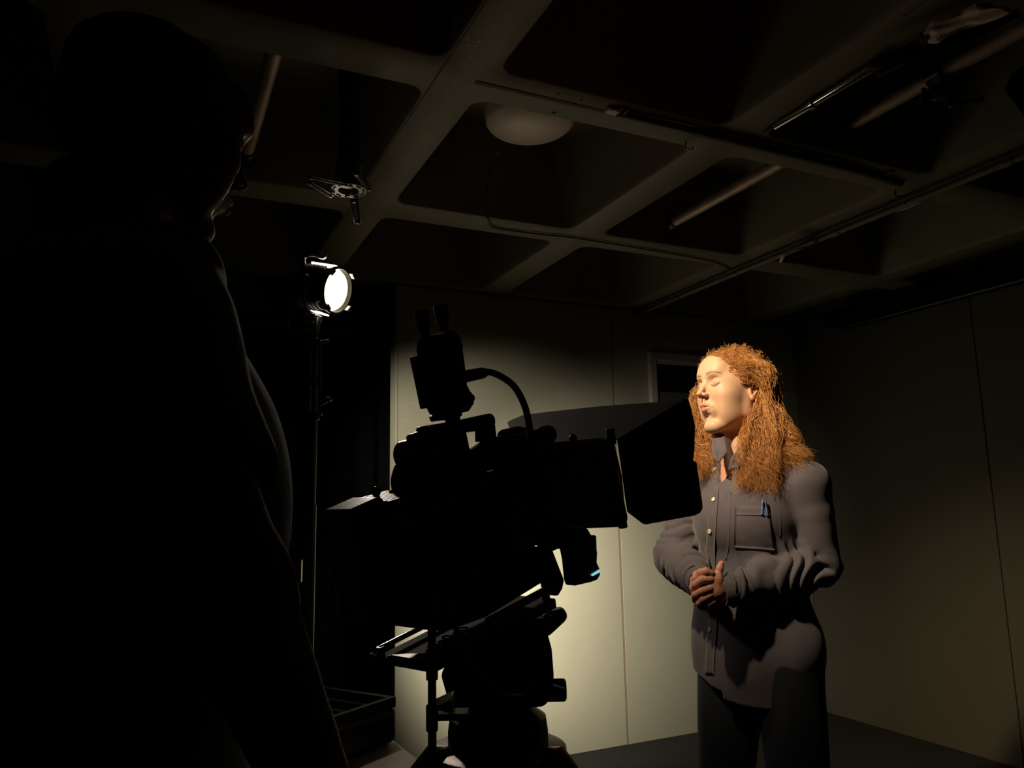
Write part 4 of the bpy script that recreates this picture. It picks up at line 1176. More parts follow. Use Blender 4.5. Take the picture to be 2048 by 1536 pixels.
# colours that belong to the skin: lips, brows, blush, lids
base = np.tile(np.array([0.58, 0.35, 0.235]), (len(Vh), 1))
lw = np.clip(gauss(Vh, (.100, 0, -.0345), (.02, .019, .0042)) + gauss(Vh, (.099, 0, -.0450), (.02, .017, .0048)), 0, 1)
base = lerp_color(base, (.42, .085, .07), np.clip(lw * 1.5 - .25, 0, 1) * .9)
for y in (-1, 1):
    base = lerp_color(base, (.56, .22, .15), .45 * gauss(Vh, (.075, y * .040, -.008), (.03, .02, .02)))
    t_ = np.clip((y * Vh[:, 1] - .012) / .036, 0, 1)
    bz = .0505 + .006 * np.sin(t_ * 2.4) - .004 * t_
    bw = np.exp(-((Vh[:, 2] - bz) / (.0032 - .0012 * t_)) ** 2) * ((y * Vh[:, 1] > .011) & (y * Vh[:, 1] < .050) & (Vh[:, 0] > .05))
    base = lerp_color(base, (.20, .08, .04), np.clip(bw * 1.0, 0, .9))
    base = lerp_color(base, (.48, .24, .17), .5 * gauss(Vh, (.088, y * .031, .027), (.02, .016, .010)))
    base = lerp_color(base, (.55, .20, .13), .6 * gauss(Vh, (-.004, y * .08, .008), (.02, .01, .03)))
base = lerp_color(base, (.56, .25, .17), .4 * gauss(Vh, (.112, 0, -.005), (.012, .012, .01)))
Vhw = h2w(Vh)

# ---------------- body key points (u, w, z)
YB = math.radians(36)
FB = np.array([-math.sin(YB), math.cos(YB), 0.0]); SB = np.array([math.cos(YB), math.sin(YB), 0.0])
def bp(f, s, z, c=(.055, -.015)): return np.array([c[0], c[1], 0]) + FB * f + SB * s + np.array([0, 0, z])
neck0 = h2w((-.028, 0, -.085)); neck1 = bp(-.0, -.005, 1.40)
shL, shR = bp(-.025, .163, 1.345), bp(-.02, -.158, 1.345)
elL = wpx(1638, 1128, .035); elR = wpx(1346, 1112, -.06)
wrL = wpx(1452, 1182, .175); wrR = wpx(1398, 1160, .145)

def torso_prims(s, g=0.0, k=.03):
    """g inflates the body into the cloth"""
    RB = np.array([FB, SB, [0, 0, 1]])
    s.ell(bp(0, 0, 1.27), (.100 + g, .140 + g, .17 + g), k, RB)
    s.ell(bp(.035, 0, 1.25), (.098 + g, .122 + g, .11), k, RB)
    s.ell(bp(0, 0, 1.08), (.092 + g, .130 + g, .16), k, RB)
    s.ell(bp(-.005, 0, .93), (.108 + g, .168 + g, .15), k, RB)
    s.cap(bp(-.01, .07, 1.385), shL, .042 + g * .5, .050 + g * .4, k)
    s.cap(bp(-.01, -.07, 1.385), shR, .042 + g * .5, .050 + g * .4, k)
    s.cap(bp(-.015, -.055, 1.40), bp(-.015, .055, 1.40), .045, .045, k)

# continuous skin body: hidden torso and limbs carry head, neck and hands
sb = Sdf((-.33, -.30, .0), (.43, .36, 1.50), .009)
torso_prims(sb, -.012)
sb.cap(neck0, neck1, .044, .052, .02)
for sh, el, wr in ((shL, elL, wrL), (shR, elR, wrR)):
    sb.cap(sh, el, .040, .033, .02); sb.cap(el, wr, .033, .024, .02)
hipL, hipR = bp(0, .085, .90), bp(0, -.085, .90)
ftL, ftR = bp(.0, .12, .05), bp(.06, -.10, .05)
knL, knR = bp(.02, .11, .48), bp(.05, -.10, .48)
for hp, kn, ft in ((hipL, knL, ftL), (hipR, knR, ftR)):
    sb.cap(hp, kn, .075, .048, .03); sb.cap(kn, ft + np.array([0, 0, .05]), .046, .032, .02)
    sb.cap(ft + np.array([0, 0, -.01]), ft + FB * .13 + np.array([0, 0, -.02]), .030, .026, .02)
Vb, Fb = sb.mesh('b', 1)

# chest showing in the open collar
RBm = np.array([FB, SB, [0, 0, 1]])
iu = Sdf((-.16, -.14, 1.20), (.24, .20, 1.47), .005)
iu.ell(bp(.0, 0, 1.27), (.100, .150, .165), .02, RBm); iu.ell(bp(.03, 0, 1.25), (.096, .13, .11), .03, RBm)
iu.cap(neck0, bp(.012, -.005, 1.36), .047, .056, .03)
Vu, Fu = iu.mesh('u', 1)

# ---------------- hands: palms and separate fingers
hd = Sdf((-.14, .07, .955), (.07, .27, 1.17), .0014)
def H(px, py, w): return wpx(px, py, w)
# her left hand comes from the right-hand cuff, back of the hand towards the viewer
hd.cap(wrL, H(1428, 1176, .192), .024, .026, .012, flat=((0, 1, 0), .72))
hd.cap(H(1432, 1160, .196), H(1404, 1158, .200), .018, .013, .010, flat=((0, 1, 0), .8))
hd.cap(H(1432, 1184, .194), H(1402, 1184, .200), .020, .014, .010, flat=((0, 1, 0), .8))
hd.cap(H(1434, 1200, .188), H(1412, 1202, .194), .014, .012, .010, flat=((0, 1, 0), .8))
# left thumb standing up at the right
hd.chain([H(1434, 1166, .188), H(1436, 1150, .186), H(1440, 1136, .184), H(1443, 1127, .183)], [.0125, .0098, .0088, .0072], .004)
# left fingers curl round the other hand, index uppermost
for P_, R_ in (
    ([H(1422, 1158, .206), H(1404, 1160, .213), H(1390, 1170, .208), H(1387, 1181, .196)], [.0095, .0090, .0085, .0072]),
    ([H(1420, 1176, .208), H(1402, 1183, .216), H(1390, 1190, .210), H(1389, 1200, .196)], [.0095, .0090, .0083, .0070]),
    ([H(1420, 1190, .206), H(1406, 1198, .214), H(1398, 1206, .208), H(1398, 1211, .196)], [.0088, .0084, .0078, .0066]),
    ([H(1426, 1203, .200), H(1414, 1210, .206), H(1407, 1213, .200), H(1406, 1213, .190)], [.0078, .0074, .0068, .0058])):
    hd.chain(P_, R_, .0022)
# right hand: palm from the left cuff, its fingers laid behind and tips showing at the left
hd.cap(wrR, H(1406, 1164, .165), .023, .025, .012, flat=((0, 1, 0), .75))
hd.cap(H(1404, 1156, .170), H(1412, 1196, .172), .020, .018, .01, flat=((0, 1, 0), .8))
for P_, R_ in (
    ([H(1394, 1152, .176), H(1387, 1160, .190), H(1385, 1176, .196), H(1388, 1190, .194)], [.0090, .0086, .0080, .0068]),
    ([H(1396, 1147, .180), H(1392, 1148, .192), H(1389, 1158, .204), H(1390, 1166, .206)], [.0085, .0080, .0074, .0062]),
    ([H(1396, 1185, .180), H(1390, 1196, .188), H(1394, 1206, .196), H(1402, 1211, .198)], [.0085, .0080, .0072, .0060]),
    ([H(1400, 1196, .178), H(1396, 1207, .184), H(1402, 1215, .190), H(1410, 1216, .190)], [.0078, .0072, .0066, .0055])):
    hd.chain(P_, R_, .0022)
# right thumb laid across the top, nail end to the right
hd.chain([H(1398, 1156, .188), H(1402, 1146, .200), H(1412, 1143, .208), H(1423, 1146, .206)], [.0115, .0108, .0100, .0082], .003)
# right thumb base crease and knuckle dips
for a_, b_ in (((1399, 1153, .214), (1404, 1158, .219)), ((1404, 1152, .215), (1408, 1156, .219))):
    hd.cap(H(*a_), H(*b_), .0012, None, .002, op='-')
Vn, Fn = hd.mesh('n', 1)
basen = np.tile(np.array([0.50, 0.235, 0.165]), (len(Vn), 1))
tipc = H(1424, 1146, .212)
basen = lerp_color(basen, (.42, .12, .08), .6 * gauss(Vn, tipc, (.008, .01, .009)))
basen = lerp_color(basen, (.52, .20, .14), .6 * gauss(Vn, H(1443, 1127, .186), (.008, .01, .010)))

# body surface drops inside clothes; join everything in one mesh
keep = np.ones(len(Fb), bool)
V_all = np.vstack([Vb, Vhw, Vn, Vu]); off1 = len(Vb); off2 = off1 + len(Vhw)
F_all = np.vstack([Fb, Fh + off1, Fn + off2, Fu + off2 + len(Vn)])
C_all = np.vstack([np.tile([0.58, 0.35, 0.235], (len(Vb), 1)), base, basen, np.tile([0.50, 0.25, 0.18], (len(Vu), 1))])
body = mesh_np('body', V_all, F_all, M_SKIN, woman, wx, C_all)

# ---------------- shirt
ss = Sdf((-.30, -.30, .68), (.40, .33, 1.50), .0034)
torso_prims(ss, .012, .035)
# loose lower part: flared skirt of the shirt
RBm = np.array([FB, SB, [0, 0, 1]])
ss.cap(bp(.0, -.012, 1.14), bp(.010, -.026, .70), .152, .166, .04, flat=(FB, .70))
for sh, el, wr, c in ((shL, elL, wrL, 1), (shR, elR, wrR, 0)):
    d_ = wr - el; d_ = d_ / np.linalg.norm(d_)
    ss.cap(sh, sh + (el - sh) * .35, .056, .055, .022)
    ss.cap(sh + (el - sh) * .35, el, .055, .056, .007)
    ss.cap(el, el + (wr - el) * .55, .056, .049, .008)
    ss.cap(el + (wr - el) * .55, wr - d_ * .012, .049, .038, .015)
nz1, nz2, nz3 = smooth_noise(3, 10, 9, 22), smooth_noise(5, 12, 22, 60), smooth_noise(9, 12, 18, 45)
def seg_t(X, Y, Z, a, b):
    ba = b - a; l2 = ba @ ba
    t = ((X - a[0]) * ba[0] + (Y - a[1]) * ba[1] + (Z - a[2]) * ba[2]) / l2
    tc = np.clip(t, 0, 1)
    dist = np.sqrt((X - a[0] - tc * ba[0]) ** 2 + (Y - a[1] - tc * ba[1]) ** 2 + (Z - a[2] - tc * ba[2]) ** 2)
    return t, dist
def folds(X, Y, Z):
    n1, n2, n3 = nz1(X, Y, Z), nz2(X, Y, Z), nz3(X, Y, Z)
    arm = np.zeros_like(X); out = np.zeros_like(X)
    for a, b, amp, fr, lo in ((elL, wrL, .0085, 21, -.12), (elR, wrR, .0080, 21, -.12), (shL, elL, .0045, 11, .7), (shR, elR, .0050, 12, .35)):
        t, dist = seg_t(X, Y, Z, a, b)
        wgt = np.clip((.085 - dist) / .03, 0, 1) * np.clip((t - lo) * 5, 0, 1) * np.clip((1.15 - t) * 5, 0, 1)
        ba = (b - a) / np.linalg.norm(b - a); e1 = np.cross(ba, np.array([0, 1.0, 0])); e1 /= np.linalg.norm(e1); e2 = np.cross(ba, e1)
        an = np.arctan2((X - a[0]) * e1[0] + (Y - a[1]) * e1[1] + (Z - a[2]) * e1[2], (X - a[0]) * e2[0] + (Y - a[1]) * e2[1] + (Z - a[2]) * e2[2])
        ph = fr * t + 1.5 * np.sin(an + 9 * t) + 1.1 * np.sin(2 * an + 1.3 - 6 * t) + 1.6 * n3 + 1.2 * n1
        s = np.sin(ph); s2 = np.sin(ph * 1.9 + 2.1 * np.sin(an * 1.0 + 2) + 2.5 * n1)
        out += -amp * wgt * ((1 - np.abs(s)) * -1.5 + .6 + .35 * s2) * np.clip(.9 + .5 * n2, .2, 1.6)
        arm = np.maximum(arm, wgt)
    # torso: long soft vertical drapes, stronger below
    q = (X - .055) * SB[0] + (Y + .015) * SB[1]
    low = np.clip((1.22 - Z) / .35, 0, 1)
    dr = np.sin(q * 42 + 1.6 * n1 + 5 * Z) * .0030 * low + .0016 * n3 * (.5 + low) + .0012 * n2
    # pulls running from the elbow to the waist
    pull = np.sin((q * 20 + Z * 34) + 1.2 * n1) * .0028 * np.exp(-((Z - 1.13) / .10) ** 2)
    return out + (1 - arm) * (dr + pull)
ss.warp(folds)
# hem: curved shirt tails, open neck, cuffs
X, Y, Z = np.meshgrid(*ss.ax, indexing='ij')
q = (X - .055) * SB[0] + (Y + .015) * SB[1]
f = (X - .055) * FB[0] + (Y + .015) * FB[1]
hem = .800 + .028 * np.clip(np.abs(q) / .17, 0, 1.2) ** 2.5 + .018 * (f > 0) * (q < -.03) - .012 * np.clip(q / .1, -1, 1) * (f > 0)
ss.d = np.maximum(ss.d, (hem - Z).astype(np.float32))
# hollow from below (so the tails read as cloth)
inner = Sdf(ss.lo, ss.lo + ss.h * (ss.n - 1) + 1e-6, ss.h)
inner.d = np.full(ss.d.shape, .08, np.float32); inner.n = ss.n; inner.ax = ss.ax
inner.cap(bp(.0, -.02, .98), bp(.010, -.026, .68), .144, .157, .02, flat=(FB, .68))
ss.d = np.maximum(ss.d, -inner.d)
# neck opening: a V in front
nk = neck1 + np.array([0, 0, .02])
ss.cap(neck0 + np.array([0, 0, .0]), neck1 + np.array([0, 0, -.035]) + FB * .01, .050, .050, .006, op='-')
v0 = bp(.035, -.004, 1.42); v1 = bp(.112, -.010, 1.305)
ss.cap(v0, v1, .040, .008, .006, op='-')
for wr, el in ((wrL, elL), (wrR, elR)):
    d_ = wr - el; d_ /= np.linalg.norm(d_)
    ss.cap(wr - d_ * .012, wr + d_ * .05, .0275, .028, .003, op='-')
    ss.cap(wr + d_ * .030, wr + d_ * .06, .05, .05, 0, op='-')
ss.d[:, :, 0:2] = .05
Vs, Fs = ss.mesh('shirt', 1)
shirt = mesh_np('shirt', Vs, Fs, M_SHIRT, woman, wx)
# surface lookup on the shirt, looking along the viewer's direction or outwards from the body
bvh = BVHTree.FromPolygons([tuple(v) for v in Vs.tolist()], [tuple(t) for t in Fs.tolist()])
def hit_px(px, py, lift=.0):
    o = wpx(px, py, .5); c_ = -WOMAN + CAM
    oc = np.array([float(c_ @ WR), float(c_ @ WT), float(c_[2])])
    d_ = o - oc; d_ /= np.linalg.norm(d_)
    p, n, i, t = bvh.ray_cast(Vector(o), Vector(d_), 2.0)
    if p is None: return wpx(px, py, .1), np.array([0, 1.0, 0])
    n = np.array(n)
    if n @ d_ > 0: n = -n
    return np.array(p) + n * lift, n
# button placket, a raised strip down the front
def strip(name, pts, half, lift, m, thick=.0018, n=46, parent=woman):
    P_ = catmull([(x, y, 0) for x, y in pts], n)
    T_ = np.gradient(P_[:, :2], axis=0); T_ /= np.linalg.norm(T_, axis=1, keepdims=True)
    cols = 6; V_ = []
    for i in range(n):
        nx_, ny_ = T_[i][1], -T_[i][0]
        row = []
        for c in range(cols):
            s_ = (c / (cols - 1) * 2 - 1) * half
            p, nn = hit_px(P_[i][0] + nx_ * s_, P_[i][1] + ny_ * s_, 0)
            row.append((p, nn))
        V_.append(row)
    A_ = np.array([[p for p, _ in r_] for r_ in V_]); N_ = np.array([[q_ for _, q_ in r_] for r_ in V_])
    for _ in range(2): A_[1:-1] = (A_[:-2] + 2 * A_[1:-1] + A_[2:]) / 4; N_[1:-1] = (N_[:-2] + N_[1:-1] + N_[2:]); 
    N_ /= np.linalg.norm(N_, axis=2, keepdims=True)
    top = A_ + N_ * lift; bot = A_ - N_ * .004
    V2 = np.vstack([top.reshape(-1, 3), bot.reshape(-1, 3)]); M_ = n * cols
    F_ = []
    for i in range(n - 1):
        for c in range(cols - 1):
            a = i * cols + c; F_.append((a, a + 1, a + cols + 1, a + cols)); F_.append((M_ + a, M_ + a + cols, M_ + a + cols + 1, M_ + a + 1))
        for c0_ in (0, cols - 1):
            a = i * cols + c0_; F_.append((a, a + cols, M_ + a + cols, M_ + a))
    for i0 in (0, n - 1):
        for c in range(cols - 1):
            a = i0 * cols + c; F_.append((a, a + 1, M_ + a + 1, M_ + a))
    return mesh_np(name, V2, np.array(F_), m, parent, wx), A_, N_
PLK = [(1432, 930), (1431, 960), (1428, 1010), (1424, 1060), (1422, 1105), (1424, 1150), (1428, 1200), (1426, 1260), (1422, 1310), (1420, 1348)]
strip('placket', PLK, 8.5, .0035, M_SHIRT2)
for px, py in ((1431, 940), (1429, 1000), (1421, 1062), (1422, 1130), (1422, 1259)):
    p, nn = hit_px(px, py, .0045)
    p, nn = wx(p), nn[0] * WR + nn[1] * WT + nn[2] * UZ
    bt_ = MB().lathe([(-.004, .0052), (.0008, .0058), (.0018, .0050), (.0012, .0030), (.0010, .0)], p, nn, 20).build('button', M_BUTTON, woman, smooth=True)
    x_, y_, z_ = frame_from(nn)
    for a in (45, 225):
        c = p + nn * .0012 + (x_ * math.cos(math.radians(a)) + y_ * math.sin(math.radians(a))) * .0014
        MB().lathe([(0, .0007), (.0004, .0007)], c, nn, 6).build('thread_hole', M_THREAD, bt_)
# breast pocket
def patch(name, quad, lift, m, nu=16, nv=16, parent=woman):
    q_ = [np.array(a, float) for a in quad]; A_ = np.zeros((nu, nv, 3)); N_ = np.zeros((nu, nv, 3))
    for i in range(nu):
        for j in range(nv):
            a, b = i / (nu - 1), j / (nv - 1)
            p = (q_[0] * (1 - a) + q_[1] * a) * (1 - b) + (q_[3] * (1 - a) + q_[2] * a) * b
            A_[i, j], N_[i, j] = hit_px(p[0], p[1])
    N_ = N_.mean(axis=(0, 1)); N_ /= np.linalg.norm(N_)
    top = A_ + N_ * lift; bot = A_ - N_ * .004; M_ = nu * nv
    V2 = np.vstack([top.reshape(-1, 3), bot.reshape(-1, 3)]); F_ = []
    for i in range(nu - 1):
        for j in range(nv - 1):
            a = i * nv + j; F_.append((a, a + 1, a + nv + 1, a + nv))
    for i in range(nu - 1):
        for j in (0, nv - 1):
            a = i * nv + j; F_.append((a, a + nv, M_ + a + nv, M_ + a))
    for j in range(nv - 1):
        for i in (0, nu - 1):
            a = i * nv + j; F_.append((a, a + 1, M_ + a + 1, M_ + a))
    return mesh_np(name, V2, np.array(F_), m, parent, wx)
pk = patch('pocket', [(1470, 1012), (1537, 1014), (1550, 1100), (1468, 1094)], .0032, M_SHIRT2)
patch('pocket_hem', [(1470, 1012), (1537, 1014), (1539, 1032), (1470, 1030)], .0050, M_SHIRT2, 14, 5)
for x0, y0, x1, y1, r_, m_ in ((1523, 1030, 1525, 1003, .0030, M_PEN), (1533, 1032, 1531, 1005, .0026, M_PEN)):
    a, _ = hit_px(x0, y0, .006); b_, _ = hit_px(x1, y1, .008)
    pen = tag(MB().tube([wx(a), wx(a * .2 + b_ * .8), wx(b_)], [r_, r_, r_ * .7], 12).build('pen', m_), 'blue pen, left of the two in the woman\'s breast pocket' if x0 == 1523 else 'blue pen, right of the two in the woman\'s breast pocket', 'pen')
    MB().tube([wx(b_ + np.array([0, .004, 0])), wx(b_ * .6 + a * .4 + np.array([0, .005, 0]))], .0008, 6).build('clip', M_CHROME, pen)
# collar: two stand-up leaves
def leaf(name, pts, m=M_SHIRT2, th=.003):
    P_ = [np.array(p_) for p_ in pts]; n = len(P_)
    c_ = sum(P_) / n; V_ = P_ + [c_]
    b = MB(); b.add([wx(p_) for p_ in V_], [(i, (i + 1) % n, n) for i in range(n)])
    o = b.build(name, m, woman, angle=80); md = o.modifiers.new('sub', 'SUBSURF'); md.levels = 2; md.render_levels = 2; md.subdivision_type = 'SIMPLE'
    md = o.modifiers.new('s', 'SOLIDIFY'); md.thickness = th; return o
leaf('collar', [wpx(1428, 872, .035), wpx(1448, 868, .045), wpx(1455, 905, .092), wpx(1438, 926, .118), wpx(1426, 917, .112), wpx(1423, 892, .075)])
leaf('collar', [wpx(1500, 880, .06), wpx(1484, 890, .085), wpx(1462, 915, .118), wpx(1456, 940, .130), wpx(1476, 938, .122), wpx(1500, 912, .10)])
# front edge of the shirt beside the placket (fold down from the collar)
strip('front_seam', [(1462, 985), (1459, 1030), (1457, 1080), (1452, 1120)], 1.6, .0012, M_SHIRT2, n=24)
strip('shoulder_seam', [(1545, 925), (1556, 980), (1560, 1030), (1560, 1075)], .9, .0008, M_THREAD, n=24)
# cuffs
for wr, el in ((wrL, elL), (wrR, elR)):
    d_ = wr - el; d_ /= np.linalg.norm(d_)
    a = wx(wr - d_ * .030); b_ = wx(wr + d_ * .018); dd = b_ - a; ln = np.linalg.norm(dd)
    MB().lathe([(0, .0375), (.002, .0400), (ln - .003, .0345), (ln, .0330), (ln, .0300), (ln - .02, .030)], a, dd, 36, capped=False).build('cuff', M_SHIRT2, woman)
# jeans
sj = Sdf((-.20, -.20, .03), (.32, .24, 1.04), .006)
sj.ell(bp(0, 0, .92), (.108, .160, .13), .03, RBm)
for hp, kn, ft in ((hipL, knL, ftL), (hipR, knR, ftR)):
    sj.cap(hp + np.array([0, 0, -.02]), kn, .092, .064, .03); sj.cap(kn, ft + np.array([0, 0, .03]), .064, .052, .03)
nj = smooth_noise(12, 12, 15, 40)
sj.warp(lambda X, Y, Z: .0025 * nj(X, Y, Z * .6))
Vj, Fj = sj.mesh('j', 1)
mesh_np('jeans', Vj, Fj, M_JEANS, woman, wx)
for ft in (ftL, ftR):
    so = Sdf(ft - .2, ft + .25, .006)
    so.cap(ft + np.array([0, 0, -.008]), ft + FB * .15 + np.array([0, 0, -.012]), .040, .036, .01); so.cap(ft, ft + np.array([0, 0, .03]), .042, .040, .01)
    so.d[:, :, :int((.002 - so.lo[2]) / so.h) + 1] = .03
    V_, F_ = so.mesh('s', 1); mesh_np('shoe', V_, F_, M_SHOE, woman, wx)
# lashes
for y in (1, -1):
    L = np.array([(.0905, y * .0175, .0232), (.0918, y * .0240, .0196), (.0912, y * .0310, .0180), (.0878, y * .0385, .0190), (.0815, y * .0455, .0222)])
    MB().tube([wx(h2w(p_)) for p_ in catmull(L, 16)], [.0004 + .0006 * math.sin(math.pi * i / 15) for i in range(16)], 6).build('eyelashes', M_LASH, woman)

# ---------------- hair: a scalp volume and a few thousand curling locks
def col_hair(n, dark=0.0):
    t = RNG.random(n)[:, None]
    c = np.array([.34, .115, .030]) * (1 - t) + np.array([.72, .36, .11]) * t
    return c * (1 - dark)
hv = Sdf((-.16, -.13, -.20), (.12, .13, .16), .0035)
hv.ell((-.018, 0, .052), (.100, .083, .086), 0)
hv.ell((-.035, 0, .01), (.080, .082, .085), .03)
hv.cap((-.06, .03, -.02), (-.075, .04, -.15), .05, .045, .03)
hv.cap((-.06, -.03, -.02), (-.06, -.045, -.15), .05, .04, .03)
hv.ell((.094, 0, -.010), (.070, .11, .112), .010, op='-')            # the face stays free
hv.ell((.030, .085, -.020), (.050, .040, .060), .010, op='-')        # side of the cheek and ear
hv.ell((-.004, .088, .006), (.020, .022, .034), .006, op='-')
nh = smooth_noise(21, 14, 40, 110)
hv.warp(lambda X, Y, Z: .0025 * nh(X * 1.6, Y * 1.6, Z * .5))
Vv, Fv = hv.mesh('hv', 1)
mesh_np('hair', h2w(Vv), Fv, M_HAIR, woman, wx, col_hair(len(Vv)) * 0 + np.array([.30, .11, .032]))

bvh_h = BVHTree.FromPolygons([tuple(v) for v in Vh.tolist()], [tuple(t) for t in Fh.tolist()])
HO = np.array([-.014, 0, .050])
def on_head(p, lift=.001):
    d_ = np.asarray(p) - HO; d_ /= np.linalg.norm(d_)
    q_, n_2, i_, t_ = bvh_h.ray_cast(Vector(HO + d_ * .2), Vector(-d_), .3)
    return np.asarray(p) if q_ is None else np.array(q_) + d_ * lift
def push_out(P, c, r, pad=0.0):
    q = (P - c) / (r + pad); l = np.linalg.norm(q, axis=-1, keepdims=True)
    return np.where(l < 1, c + (P - c) / np.maximum(l, .2), P)
def locks(n, side, seed, tipfn, curl=(.004, .0105), freq=(2.8, 5.0), rad=.00052, npt=44, per=9):
    r = np.random.default_rng(seed)
    nc = n // per; paths = np.zeros((nc * per, npt, 3)); t = np.linspace(0, 1, npt)
    for i in range(nc):
        while True:                                   # root on the scalp
            th = r.uniform(0, 1) ** .8; a = r.uniform(-math.pi, math.pi)
            v = np.array([math.cos(a) * math.sin(th * 1.9), math.sin(a) * math.sin(th * 1.9), math.cos(th * 1.9)])
            p = np.array([-.014, 0, .050]) + v * np.array([.098, .079, .082])
            if p[0] > .078 - .30 * max(0, .125 - p[2]): continue       # hairline
            if p[2] < .01 and p[0] > -.03: continue
            if side * p[1] < -.022 and r.random() < .85: continue
            p = on_head(p); break
        tip, beh, nk_ = tipfn(r, p)
        fr = r.uniform(*freq); ph = r.uniform(0, 6.28); am0 = r.uniform(*curl)
        for j in range(per):
            jit = r.normal(size=3)
            pj = p + jit * .0022; vj = (pj - np.array([-.014, 0, .050])) / np.array([.099, .080, .083]); pj = HO + vj / np.linalg.norm(vj) * np.array([.099, .080, .083])
            if p[0] > .02: pj = p + jit * .0022
            m1 = h2w(push_out((pj * .5 + beh * .5) + np.array([-.01, side * .012, .022]) + r.normal(size=3) * .003, np.array([-.014, 0, .050]), np.array([.103, .085, .089])))
            c = catmull([h2w(pj), m1, h2w(beh + r.normal(size=3) * .003), nk_ + r.normal(size=3) * .004, tip + r.normal(size=3) * .007], npt)
            T = np.gradient(c, axis=0); T /= np.linalg.norm(T, axis=1, keepdims=True) + 1e-9
            A = np.cross(T, np.array([.2, .9, .3])); A /= np.linalg.norm(A, axis=1, keepdims=True) + 1e-9
            B = np.cross(T, A)
            am = am0 * r.uniform(.6, 1.3) * np.clip((t - .15) * 1.6, .08, 1.15); f2 = fr * r.uniform(.93, 1.07)
            ang = 2 * math.pi * f2 * (t + .35 * t * t) + ph + r.normal() * .35
            paths[i * per + j] = c + A * (am * np.cos(ang))[:, None] + B * (am * np.sin(ang))[:, None]
    m = nc * per
    rr = rad * (r.uniform(.6, 1.4, (m, 1))) * np.clip(1.15 - t[None, :] ** 4, .25, 1)
    return paths, rr
# picture-right mass: behind the ear, down over the left shoulder to the chest and the shoulder point
def tip_near(r, p):
    q = r.random()
    if q < .66:      # front mass on the chest
        tp_ = wpx(r.uniform(1468, 1560), r.uniform(935, 992), r.uniform(.07, .135))
        nk_ = wpx(r.uniform(1482, 1560), r.uniform(868, 900), r.uniform(.05, .11))
    else:            # swept out over the shoulder
        tp_ = wpx(r.uniform(1560, 1622), r.uniform(905, 948), r.uniform(.02, .12))
        nk_ = wpx(r.uniform(1530, 1585), r.uniform(852, 892), r.uniform(.0, .08))
    beh = np.array([r.uniform(-.085, -.022), r.uniform(.072, .098), r.uniform(-.035, .02)])
    if beh[0] < -.05: beh[1] -= .012
    return tp_, beh, nk_
P1, R1 = locks(4000, 1, 11, tip_near)
def tip_back(r, p):
    tp_ = wpx(r.uniform(1490, 1600), r.uniform(880, 960), r.uniform(-.14, .0))
    nk_ = wpx(r.uniform(1500, 1568), r.uniform(830, 880), r.uniform(-.13, -.02))
    return tp_, np.array([r.uniform(-.115, -.08), r.uniform(-.03, .06), r.uniform(-.03, .03)]), nk_
P2, R2 = locks(1100, 1, 12, tip_back)
# picture-left lock, falling behind the jaw on her far side
def tip_far(r, p):
    tp_ = wpx(r.uniform(1378, 1432), r.uniform(915, 962), r.uniform(-.06, .06))
    nk_ = wpx(r.uniform(1384, 1440), r.uniform(862, 890), r.uniform(-.08, .0))
    return tp_, np.array([r.uniform(-.03, .035), r.uniform(-.098, -.078), r.uniform(-.045, .01)]), nk_
P3, R3 = locks(1500, -1, 13, tip_far)
def tip_wisp(r, p):
    return wpx(r.uniform(1379, 1398), r.uniform(825, 900), -.03), np.array([r.uniform(.035, .062), -.074, r.uniform(.02, .05)]), wpx(r.uniform(1384, 1397), r.uniform(785, 815), r.uniform(-.05, -.02))
P4, R4 = locks(360, -1, 14, tip_wisp, curl=(.003, .008))
P1 = np.vstack([P1, P4]); R1 = np.vstack([R1, R4])
V1, F1 = tubes_np(np.vstack([P1, P2, P3]), np.vstack([R1, R2, R3]), 3)
npz = P1.shape[1]
cc_ = np.repeat(col_hair(len(P1) + len(P2) + len(P3)), npz * 3, axis=0)
lk = mesh_np('curly_locks', V1, F1, M_HAIR, woman, wx, cc_); lk['kind'] = 'stuff'
